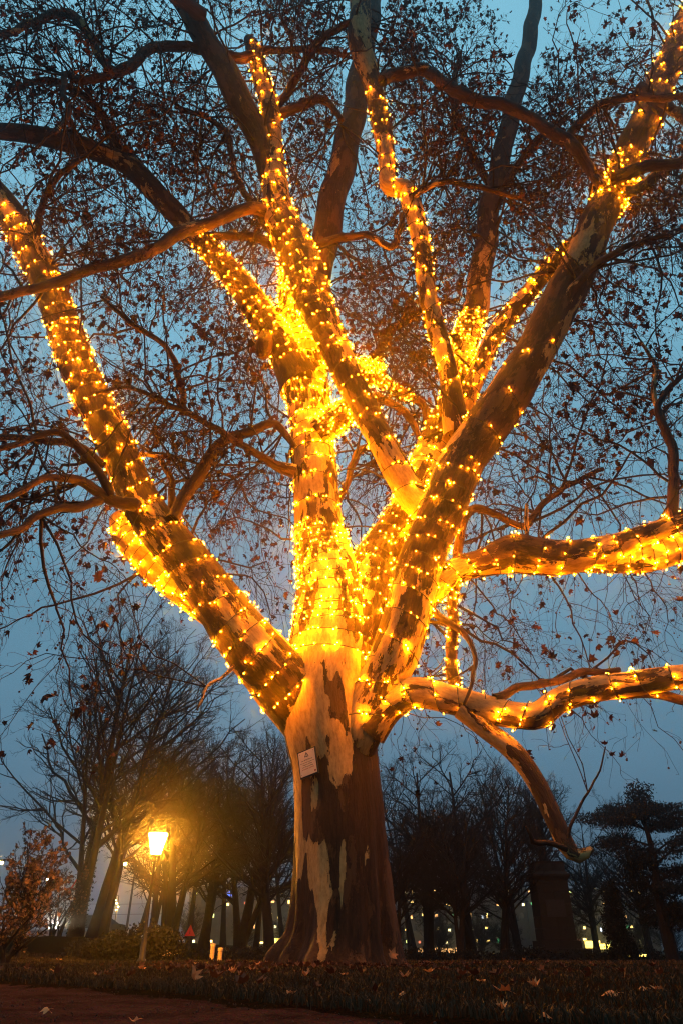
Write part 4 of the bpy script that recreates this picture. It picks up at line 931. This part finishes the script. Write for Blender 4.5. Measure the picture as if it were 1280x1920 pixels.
# conifers
def conifer_column():
    p, t = at(1166, 1800, 26); z = float(gz(p[0], 26)); th = thing('columnar_conifer', 'dense dark columnar conifer beside the monument', 'tree', (p[0], 26, z))
    MB().tube([(0, 0, -.1), (0, 0, 2.0)], [.08, .02], 7).build('trunk', M['bare'], th)
    bl = [(0.05 * math.sin(k), 0.05 * math.cos(k * 2), 0.15 + k * 0.19, .48 - 0.018 * k, .48 - .018 * k, .26) for k in range(10)] + [(0, 0, 2.05, .28, .28, .22), (.12, 0, 2.18, .12, .12, .14)]
    tag(obj('crown', leafcloud(9000, ellipsoids(bl), 0.055, 41), M['needle'], th), kind='stuff')
def pine():
    p, t = at(1262, 1800, 25); z = float(gz(p[0], 25)); th = thing('pine_tree', 'dark pine with layered drooping boughs closing the view by the conifer', 'tree', (p[0], 25, z))
    pts = [(0, 0, -.1), (-.05, 0, 1.5), (0.08, 0, 3.0), (0.0, 0, 4.6)]; MB().tube(catmull(pts, 6), np.linspace(.22, .04, 19), 9).build('trunk', M['bare'], th)
    rg = np.random.default_rng(77); bl = []
    for k in range(34):
        zz = rg.uniform(0.9, 4.7); a = rg.uniform(0, 6.28); Lr = rg.uniform(0.5, 1.0) * (2.1 - 0.22 * abs(zz - 3.4) * 1.2)
        end = np.array([Lr * math.cos(a), Lr * math.sin(a), zz + 0.15])
        MB().tube([(0, 0, zz - 0.2), end * np.array([.5, .5, 1]), end], [.04, .03, .015], 5).build('bough', M['bare'], th)
        for q in np.linspace(0.45, 1.05, 4): bl.append((end[0] * q + rg.normal(0, .1), end[1] * q + rg.normal(0, .1), zz + .1 + rg.normal(0, .07), .46, .46, .20))
    tag(obj('crown', leafcloud(42000, ellipsoids(bl), 0.06, 42), M['needle'], th), kind='stuff')
conifer_column(); pine()

# ------------------------------------------------------------------ monument
def monument():
    p, t = at(1047, 1800, 30); z = float(gz(p[0], 30)); th = thing('monument', 'dark stone monument pedestal with moulded cornice and stepped base', 'monument', (p[0], 30, z)); th.scale = (.78, .78, .92)
    for k, (w, z0, z1) in enumerate(((3.0, -.1, .16), (2.5, .163, .36))):
        n = 6
        for i_ in range(n):
            for j_ in (-1, 1):
                MB().box((-w / 2 + (i_ + .5) * w / n, j_ * w * .25, (z0 + z1) / 2), (w / n - .012, w / 2 - .012, z1 - z0)).build('step_block', M['stone'], th)
    MB().box((0, 0, .50), (1.85, 1.85, .27)).build('plinth', M['stone'], th)
    for k in range(5):
        for i_ in (-1, 1):
            for j_ in (-1, 1):
                MB().box((i_ * .385 + (0.0), j_ * .385, .640 + .42 * (k + .5)), (.758, .758, .408)).build('ashlar_block', M['stone'], th)
    MB().lathe((0, 0, 0), [(.0005, 2.745), (1.09, 2.745), (1.12, 2.80), (1.26, 2.90), (1.28, 2.98), (1.16, 3.02), (1.05, 3.10), (.98, 3.40), (1.05, 3.46), (.0005, 3.50)], 4).build('cornice', M['stone'], th).rotation_euler = (0, 0, R(45))
    MB().box((0, -.79, 1.75), (.9, .03, .6)).build('plaque', M['metal'], th)
monument()

# ------------------------------------------------------------------ posts, bench, signs
def post(px, ptop, D, label):
    p, t = at(px, ptop, D); zb = float(gz(p[0], D)); h = p[2] - zb
    th = thing('post', label, 'post', (p[0], D, zb), group='short posts by the thicket')
    r = 4.2 / F * t
    MB().lathe((0, 0, 0), [(r * 1.05, -.03), (r, .02), (r, h - 0.06)], 14).build('shaft', M['wood'], th, smooth=True)
    MB().lathe((0, 0, 0), [(r * 1.18, h - .06), (r * 1.2, h - .012), (r * 1.1, h), (.0005, h + .004)], 14).build('cap', M['wood'], th, smooth=True)
post(400, 1769, 17.0, 'taller of the two short pale posts by the thicket'); post(414, 1777, 16.6, 'shorter of the two short pale posts by the thicket')
def bench():
    p, t = at(318, 1790, 19.0); zb = float(gz(p[0], 19)); h = max(.2, p[2] - zb)
    th = thing('bench', 'small low wooden bench in front of the thicket', 'bench', (p[0], 19, zb), R(-6))
    for k in range(3): MB().box((0, -.09 + .09 * k, h), (.46, .08, .045)).build('slat', M['wood'], th)
    MB().box((0, -.135, h - .05), (.46, .02, .09)).build('apron', M['wood'], th)
    for sx in (-1, 1): MB().box((sx * .17, 0, h / 2 - .04), (.05, .22, h - .08 + .04)).build('leg', M['metal'], th)
bench()
M['signred'] = simple('sign_red', (0.55, 0.02, 0.015), 0.5, 0.1); M['signwhite'] = simple('sign_white', (0.75, 0.74, 0.7), 0.5, 0.08); M['signgrey'] = simple('sign_back_grey', (0.3, 0.3, 0.3), 0.6, 0.1)
def tri_sign(px, py, D, w, label, plate=False, inner='signwhite', rz=0.0):
    p, t = at(px, py, D); zb = float(gz(p[0], D)); h = p[2] - zb
    th = thing('warning_sign', label, 'sign', (p[0], D, zb), rz)
    MB().tube([(0, 0.03, -.1), (0, 0.03, h + w * .4)], .03, 8).build('pole', M['metal'], th)
    a = [R(90), R(210), R(330)]; r = w / math.sqrt(3)
    def tri(rr, y0, y1):
        v = [(rr * math.cos(q), y0, h + rr * math.sin(q)) for q in a] + [(rr * math.cos(q), y1, h + rr * math.sin(q)) for q in a]
        return np.array(v), [(0, 1, 4, 3), (1, 2, 5, 4), (2, 0, 3, 5)], [(0, 2, 1), (3, 4, 5)]
    MB().add(*tri(r, -.012, .0)).build('red_border', M['signred'], th)
    MB().add(*tri(r * .62, -.016, -.0125)).build('face', M[inner], th)
    MB().box((0, -.019, h), (w * .06, .004, w * .26)).build('symbol', M['ink'], th)
    if plate: MB().box((0, -.006, h - r * .5 - .28), (w * .8, .012, .36)).build('lower_plate', M['signwhite'], th)
tri_sign(148, 1658, 39, 0.86, 'red bordered triangular road sign half hidden behind the ivied trunk', True)
tri_sign(357, 1748, 30, 0.42, 'dim red warning triangle on a dark pole in the thicket', False, 'signred', R(-12))

# ------------------------------------------------------------------ guard rail, cars, wires
def guard_rail():
    x0, x1, Y = -30.0, -10.2, 33.0; zg = float(gz(-15, Y)); th = thing('guard_rail', 'pale steel guard rail along the road behind the shrub', 'guard rail', (0, 0, 0))
    prof = [(0, .0), (-.03, .04), (-.03, .10), (.02, .14), (.02, .18), (-.03, .22), (-.03, .28), (0, .32)]
    v = np.array([[(x, Y + a, zg + .04 + b) for a, b in prof] for x in (x0, x1)]).reshape(-1, 3); n = len(prof)
    MB().add(v, [(i_, i_ + 1, n + i_ + 1, n + i_) for i_ in range(n - 1)]).build('beam', M['galv'], th)
    for k in range(10): MB().box((x0 + .5 + k * 2.0, Y + .10, zg + .12), (.10, .10, .46)).build('rail_post', M['galv'], th)
guard_rail()
M['paint'] = simple('car_paint_dark', (0.02, 0.035, 0.045), 0.3, 0.1, 3, 0, 0.3, 0.5); M['glass'] = simple('car_glass', (0.01, 0.012, 0.015), 0.1, 0.1, 3, 0, 0, 0.6)
M['headlight'] = glow('headlight', (1.0, 0.80, 0.50), 2200.0); M['warmlight'] = glow('warm_headlight', (1.0, 0.62, 0.2), 160.0); M['tyre'] = simple('tyre', (0.012, 0.012, 0.012), 0.8, 0.1); M['taillight'] = glow('tail_light', (1.0, 0.05, 0.02), 8.0, False)
def car(px, py, D, rz, label, lm):
    p, t = at(px, py, D); zb = float(gz(p[0], D)) + 0.02
    th = thing('car', label, 'car', (p[0], D, zb), rz)
    prof = [(-2.1, .30), (-2.12, .62), (-2.0, .82), (-1.15, .92), (-.55, 1.38), (.85, 1.42), (1.6, .98), (2.05, .92), (2.1, .45), (2.0, .28)]
    W = .86; L_ = len(prof); vv = []
    for sx in (-1, 1): vv += [(sx * (W - (.16 if zz > 1.1 else 0)), yy, zz) for yy, zz in prof]
    q = [(i_, i_ + 1, L_ + i_ + 1, L_ + i_) for i_ in range(L_ - 1)] + [(L_ - 1, 0, L_, 2 * L_ - 1)]
    b = MB().add(vv, q); b.v[0] = b.v[0]
    # sides as fans
    c0 = [(s_ * W, 0, .7) for s_ in (-1, 1)]; n0 = b.n; b.add(c0)
    b.t.append(np.array([(n0, i_, (i_ + 1) % L_) for i_ in range(L_)] + [(n0 + 1, L_ + (i_ + 1) % L_, L_ + i_) for i_ in range(L_)])); b.mt += [0] * (2 * L_)
    b.build('body', M['paint'], th)
    MB().add([(-.66, -1.10, .96), (.66, -1.10, .96), (.60, -.58, 1.37), (-.60, -.58, 1.37)], [(0, 1, 2, 3)]).build('windscreen', M['glass'], th).location = (0, -.02, .015)
    for sx in (-1, 1):
        MB().box((sx * .60, -2.10, .66), (.30, .06, .15)).build('headlight', lm, th)
        MB().box((sx * .62, 2.09, .72), (.28, .04, .14)).build('tail_light', M['taillight'], th)
        for yy in (-1.32, 1.32):
            w = MB().lathe((0, 0, 0), [(.0005, -.10), (.16, -.10), (.20, -.09), (.31, -.09), (.32, 0), (.31, .09), (.20, .09), (.0005, .10)], 16).build('wheel', M['tyre'], th); w.location = (sx * .80, yy, .31); w.rotation_euler = (0, R(90), 0)
            MB().lathe((0, 0, 0), [(.0005, .112), (.05, .115), (.17, .104), (.19, .108)], 12).build('rim', M['galv'], w)
    return th
car(164, 1745, 49, R(-52), 'car with glaring white headlights behind the guard rail', M['headlight'])
car(200, 1740, 92, R(-35), 'car with warm headlights seen between the leaning trunks', M['warmlight'])
car(240, 1742, 104, R(-30), 'car with warm headlights just above the rounded hedge', M['warmlight'])
for k, (y0, y1) in enumerate(((1692, 1694), (1711, 1713))):
    a_, _ = at(60, y0, 90); b_, _ = at(330, y1, 90); m_ = (a_ + b_) / 2 + np.array([0, 0, -.12])
    tag(MB().tube(catmull([a_, m_, b_], 8), .022, 4).build('overhead_wire', M['metal']), ('upper' if k == 0 else 'lower') + ' overhead wire crossing the sky behind the leaning trunks', 'wire', 'overhead wires by the road')

# ------------------------------------------------------------------ far buildings with lit windows
M['frame'] = simple('window_frame', (0.012, 0.012, 0.012), 0.7, 0.1); M['pane'] = simple('dark_pane', (0.008, 0.01, 0.012), 0.15, 0.1, 1, 0, 0, 0.6)
lit = [glow('lit_pane', c, s_, False) for c, s_ in (((1, .66, .18), 8.0), ((1, .82, .36), 7.0), ((.85, 1, .30), 5.0), ((1, .48, .14), 5.0), ((.8, .9, 1), 4.0), ((.2, 1, .35), 1.4), ((1, .25, .12), 1.4))]
blue = glow('blue_decoration', (0.08, 0.2, 1.0), 2.2, False)
shop = glow('shop_pane', (1.0, 0.50, 0.16), 1.8, False); shopy = glow('shop_pane_yellow', (1.0, 0.72, 0.12), 6.0, False)
def pane_mesh(w, h, m):
    b = MB().box((0, 0, 0), (w + .24, .10, h + .24), 0).box((0, -.06, 0), (w, .06, h), 1)
    me = new_mesh('window', np.concatenate(b.v), np.concatenate(b.q)); me.materials.append(M['frame']); me.materials.append(m)
    me.polygons.foreach_set('material_index', np.array(b.mq, np.int32)); return me
dark_w = pane_mesh(1.0, 1.3, M['pane']); lit_w = [[pane_mesh(w, h, m) for m in lit] for w, h in ((0.55, .55), (.4, .8), (.8, .4))]; blue_w = pane_mesh(.8, 1.3, blue)
def block(x0, x1, D, H_, floors, label, seed, dens, shops=()):
    rg = random.Random(seed); zb = -0.3
    th = thing('apartment_block', label, 'building', ((x0 + x1) / 2, D, zb), group='apartment blocks far behind the park')
    w = x1 - x0
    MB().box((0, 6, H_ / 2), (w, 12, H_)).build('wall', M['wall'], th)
    MB().box((0, 6, H_ + .2), (w + .8, 12.8, .4)).build('roof', M['frame'], th)
    n = int(w / 2.1)
    for f in range(floors):
        MB().box((0, -.12, 2.0 + f * 2.72 - .55), (w, .24, .12)).build('string_course', M['frame'], th)
        for c in range(n):
            r = rg.random(); me = dark_w
            if r < dens: me = lit_w[rg.choice((0, 0, 1, 2))][rg.choice((0, 0, 0, 0, 1, 1, 2, 3, 3, 3, 4, 5, 6))]
            o = obj('window', me, None, th); o.location = (-w / 2 + 1.4 + c * (w - 2.8) / (n - 1) + rg.uniform(-.9, .9) * (me is not dark_w), -.05, 2.7 + f * 2.72 + rg.uniform(-.4, .4) * (me is not dark_w))
    for (sx, sw, sh, sz, m) in shops:
        o = obj('shop_window', pane_mesh(sw, sh, m), None, th); o.location = (sx - (x0 + x1) / 2, -.12, sz)
    return th
def wx(px, D=200): return (px - 640) / F * D / 1.19
bl1 = block(wx(345), wx(560), 200, 14.2, 5, 'far apartment block with scattered lit windows behind the thicket and posts', 3, .50, [(wx(378), .9, 1.5, 1.2, shopy), (wx(390), .9, 1.3, 1.3, shop), (wx(440), 1.4, 1.0, 1.0, shopy), (wx(452), 1.4, 1.2, .9, shopy), (wx(466), 1.0, 1.0, 1.1, shop)])
o = obj('window', blue_w, None, bl1); o.location = (wx(418) - (wx(345) + wx(560)) / 2, -.1, 12.6)
o = obj('window', blue_w, None, bl1); o.location = (wx(424) - (wx(345) + wx(560)) / 2, -.1, 13.0)
block(wx(735), wx(996), 200, 14.0, 5, 'far apartment block with scattered lit windows beside the great trunk', 8, .62, [(wx(775 + 14 * k), 1.5, .9, .9 - .1 * (k % 3), shop) for k in range(9)] + [(wx(880), 1.9, .7, 2.2, shopy)])
block(wx(997), wx(1240), 199.5, 13.6, 5, 'far apartment block with lit windows between the monument and the pine', 5, .58, [(wx(1102), 1.4, 1.5, 2.0, shopy), (wx(1112), 1.2, 1.5, 2.0, shopy), (wx(1128), 1.7, 1.1, 1.6, shopy), (wx(1142), 1.2, 1.0, 1.5, shopy)])
def kiosk(px, py, D, w, h, label):
    p, t = at(px, py, D); zb = -0.12; hh = p[2] - zb
    th = thing('kiosk', label, 'kiosk', (p[0], D, zb))
    MB().box((0, .6, hh / 2 - h / 2 - .03), (w * .8, 1.0, max(.1, hh - h))).build('body', M['wall'], th)
    MB().box((0, 0, hh), (w, .5, h)).build('lit_fascia', shopy, th)
    MB().box((0, .3, hh + h / 2 + .06), (w * 1.1, 1.4, .1)).build('roof', M['metal'], th)
    MB().box((0, -.2, hh / 2 - h / 2), (.12, .1, max(.1, hh - h) * .9)).build('lit_doorway', shopy, th)
kiosk(520, 1764, 120, 1.7, .6, 'small kiosk with a glowing yellow fascia at the foot of the great trunk')
kiosk(1195, 1794, 55, 2.1, .28, 'low stall with an orange lit strip below the columnar conifer')

# ------------------------------------------------------------------ grass, litter, pebbles
def grass():
    n = 150000; rg = np.random.default_rng(99)
    y = 2.0 + 18.0 * rg.uniform(size=n) ** 1.55; x = rg.uniform(-1, 1, n) * (0.50 * y + 0.5)
    ok = (y > edge_y(x) + rg.normal(0, .05, n)); ok &= np.hypot(x - base_pt[0], y - TREE_Y) > 0.85
    patch = lump(np.stack([x, y, 0 * x], 1), 1.4); ok &= rg.uniform(size=n) < 0.55 + 0.5 * patch
    x, y = x[ok], y[ok]; n = len(x); z = gz(x, y)
    h = rg.uniform(.012, .036, n); a = rg.uniform(0, 6.28, n); w = rg.uniform(.0016, .003, n) * (1 + y / 7); lean = rg.normal(0, .55, (n, 2)) * h[:, None]
    b0 = np.stack([x - w * np.cos(a), y - w * np.sin(a), z - .004], 1); b1 = np.stack([x + w * np.cos(a), y + w * np.sin(a), z - .004], 1)
    m0 = np.stack([x + lean[:, 0] * .35, y + lean[:, 1] * .35, z + h * .6], 1); wv = np.stack([w * np.cos(a), w * np.sin(a), 0 * w], 1) * .7
    tp = np.stack([x + lean[:, 0], y + lean[:, 1], z + h], 1)
    V = np.stack([b0, b1, m0 - wv, m0 + wv, tp], 1).reshape(-1, 3); k = (np.arange(n) * 5)[:, None]
    me = new_mesh('grass', V, [k + np.array([[0, 1, 3, 2]]), k + np.array([[2, 3, 4]])]); attr(me, 'tone', np.repeat(rg.uniform(0, 1, n), 5), 'FLOAT')
    tag(obj('grass', me, M['grass']), 'short tufted autumn grass on the lawn', 'grass', kind='stuff')
M['grass'] = leaf_material('grass_blade', (0.010, 0.012, 0.004), (0.042, 0.025, 0.010), 0.15)
grass()
M['grit'] = simple('path_grit', (0.040, 0.024, 0.018), 0.95, 0.5, 30)
def crumbs():
    n = 9000; rg = np.random.default_rng(98); y = 1.3 + 5 * rg.uniform(size=n) ** 1.4; x = rg.uniform(-1, 1, n) * (.5 * y + .3)
    ok = y < edge_y(x) + .1; x, y = x[ok], y[ok]; n = len(x); s_ = rg.uniform(.0008, .0028, n) * rg.choice([1, 1, 1, 1, 2.0], n)
    V, T_ = scatter(ico * np.array([1, 1, .6]), icot, np.stack([x, y, gz(x, y) - .020 + s_ * .3], 1), rotations(n, 0), s_)
    tag(obj('gravel', new_mesh('gravel', V, T_), M['grit']), 'loose gravel and crumbs scattered on the path', 'gravel', kind='stuff')
crumbs()
def leaf_drift():
    rg = np.random.default_rng(55); n = 420
    c = rg.choice(4, n, p=[.4, .25, .2, .15]); cx = np.array([base_pt[0], on_ground(430, 1820)[0], 0.5, -1.2])[c]; cyy = np.array([9.6, on_ground(430, 1820)[1], 6.5, 5.5])[c]
    x = cx + rg.normal(0, 1, n) * np.array([1.1, .5, 2.5, 2.0])[c]; y = cyy + rg.normal(0, 1, n) * np.array([.45, .35, 1.5, 1.0])[c]
    ok = (y > edge_y(x)) & (y < 13); x, y = x[ok], y[ok]; n = len(x)
    yv = norm(np.column_stack([rg.normal(size=(n, 2)), rg.normal(0, .25, n)])); xv = norm(np.cross(yv, np.array([0, 0, 1.0]) + rg.normal(0, .3, (n, 3)))); rot = np.stack([xv, yv, np.cross(xv, yv)], -1)
    V, T_ = scatter(tmpl[1][0], tmpl[1][1], np.column_stack([x, y, gz(x, y) + .022]), rot, rg.uniform(.04, .10, n))
    me = new_mesh('leaf_litter', V, T_); attr(me, 'tone', np.repeat(rg.uniform(0, 1, n), 13), 'FLOAT')
    tag(obj('leaf_litter', me, M['litter_dark']), 'brown leaf litter scattered in the grass round the trunk', 'leaf litter', kind='stuff')
M['litter_dark'] = leaf_material('old_leaf', (0.030, 0.012, 0.007), (0.10, 0.038, 0.018), 0.1)
leaf_drift()
def litter_leaf(px, py, size, tilt, yaw, roll, v_, label, lift=0.0, kind=None):
    p = on_ground(px, py, 0.02); p[2] = float(gz(p[0], p[1])) + 0.012 + lift
    o = obj('fallen_leaf', litter_me[v_], None); o.location = p; o.rotation_euler = (R(tilt if tilt > 40 else tilt * .4), R(roll), R(yaw)); o.scale = (size * .72,) * 3
    return tag(o, label, 'leaf', kind)
litter_me = []
for k in range(3):
    out = []; base_v, _ = leaf_template(0.0); ring = base_v[1:, :2]
    # denser curled blade: centre, inner ring, outline with teeth
    m2 = []
    for i_ in range(12):
        a0, a1 = ring[i_], ring[(i_ + 1) % 12]; m2 += [a0, (a0 + a1) / 2 * 1.02]
    m2 = np.array(m2); c = np.array([0, .36]); inner = c + (m2 - c) * .55
    xy = np.vstack([[c], inner, m2]); curl = (0.45, 1.0, -0.6)[k]
    z_ = curl * (np.abs(xy[:, 0]) * (.9, 1.3, .9)[k] + (xy[:, 1] - .35) ** 2 * (.9, .5, 1.2)[k]) + .05 * np.sin(xy[:, 0] * 9 + k) + .05 * np.sin(xy[:, 1] * 8 + k * 2)
    V = np.column_stack([xy, z_]); n2 = 24
    t_ = [(0, 1 + i_, 1 + (i_ + 1) % n2) for i_ in range(n2)]; q_ = [(1 + i_, 1 + n2 + i_, 1 + n2 + (i_ + 1) % n2, 1 + (i_ + 1) % n2) for i_ in range(n2)]
    # stalk
    sv, sq = tube_batch(np.array([[(0, .05, V[1, 2]), (.03, -.15, .02), (.08, -.32, .0)]]), np.full((1, 3), .012), 4)
    q_ = np.vstack([np.array(q_), sq + len(V)]); V = np.vstack([V, sv])
    me = new_mesh('fallen_leaf', V, [np.array(t_), q_], True); attr(me, 'tone', np.full(len(V), .2 * k), 'FLOAT'); me.materials.append(M['litter']); litter_me.append(me)
LL = [(362, 1837, .115, 62, 65, 10, 1, 'large curled orange leaf standing upright in the grass'),
      (115, 1800, .15, 14, 80, 0, 0, 'fallen leaf lying below the forked tree'), (78, 1798, .11, 10, 10, 0, 2, 'small fallen leaf at the foot of the grass bank'),
      (272, 1817, .11, 16, 70, 5, 0, 'pale fallen leaf below the hedge'), (376, 1810, .13, 8, 100, 0, 0, 'flat pale fallen leaf just behind the upright curled leaf'),
      (484, 1814, .10, 25, 30, 0, 1, 'small curled fallen leaf between the upright leaf and the trunk'),
      (954, 1853, .105, 22, 90, 12, 0, 'pale arched fallen leaf out on the open lawn'), (1006, 1845, .085, 24, 40, 0, 1, 'small orange fallen leaf just beyond the pale arched one'),
      (1158, 1856, .105, 12, 85, 6, 2, 'wavy pale fallen leaf in front of the columnar conifer'), (800, 1826, .11, 28, 200, 0, 0, 'curled fallen leaf near the shaded root'),
      (908, 1835, .08, 6, 60, 0, 0, 'thin flat fallen leaf halfway to the monument'), (757, 1850, .07, 20, 10, 0, 2, 'small brown fallen leaf in the grass below the shaded root'),
      (440, 1822, .10, 20, 140, 0, 1, 'dark fallen leaf in the litter patch beside the upright leaf'), (410, 1818, .10, 15, 220, 0, 2, 'brown fallen leaf at the edge of the litter patch'),
      (575, 1832, .09, 25, 30, 0, 1, 'curled fallen leaf in front of the great trunk'), (650, 1826, .09, 15, 120, 0, 0, 'fallen leaf lying right before the root flare'),
      (1210, 1845, .09, 15, 20, 0, 2, 'dull fallen leaf beyond the wavy pale one'), (1240, 1848, .08, 18, 70, 0, 0, 'dull fallen leaf at the far end of the lawn'),
      (945, 1884, .05, 20, 40, 0, 1, 'tiny fallen leaf in the near grass of the lawn'), (1010, 1897, .06, 18, 200, 0, 2, 'small fallen leaf near the path edge'),
      (95, 1886, .05, 10, 60, 0, 2, 'small dark leaf lying on the path'), (255, 1905, .05, 12, 10, 0, 0, 'small leaf lying on the path close to the frame edge'),
      (540, 1862, .06, 18, 300, 0, 0, 'small leaf at the border of grass and path')]
for a_ in LL: litter_leaf(*a_)
p, t = at(733, 1797, 9.75)
o = obj('fallen_leaf', litter_me[0], None); o.location = p; o.rotation_euler = (R(70), R(25), R(10)); o.scale = (.13,) * 3; tag(o, 'bright leaf caught upright against the root of the great trunk', 'leaf')

# ------------------------------------------------------------------ haze added to stand in for lens glow round the lights
hz = MB().box((20, 140, 14.25), (360, 420, 30.5)).build('haze', None)
m = bpy.data.materials.new('glow_haze'); m.use_nodes = True; n = m.node_tree.nodes; n.clear()
vo = n.new('ShaderNodeVolumePrincipled'); out = n.new('ShaderNodeOutputMaterial'); vo.inputs['Color'].default_value = (0.95, 0.95, 0.95, 1)
vo.inputs['Density'].default_value = HAZE_D; vo.inputs['Anisotropy'].default_value = HAZE_G; m.node_tree.links.new(vo.outputs[0], out.inputs['Volume'])
hz.data.materials.append(m); tag(hz, 'thin haze added over the park to make the lights glow', 'haze', kind='stuff')
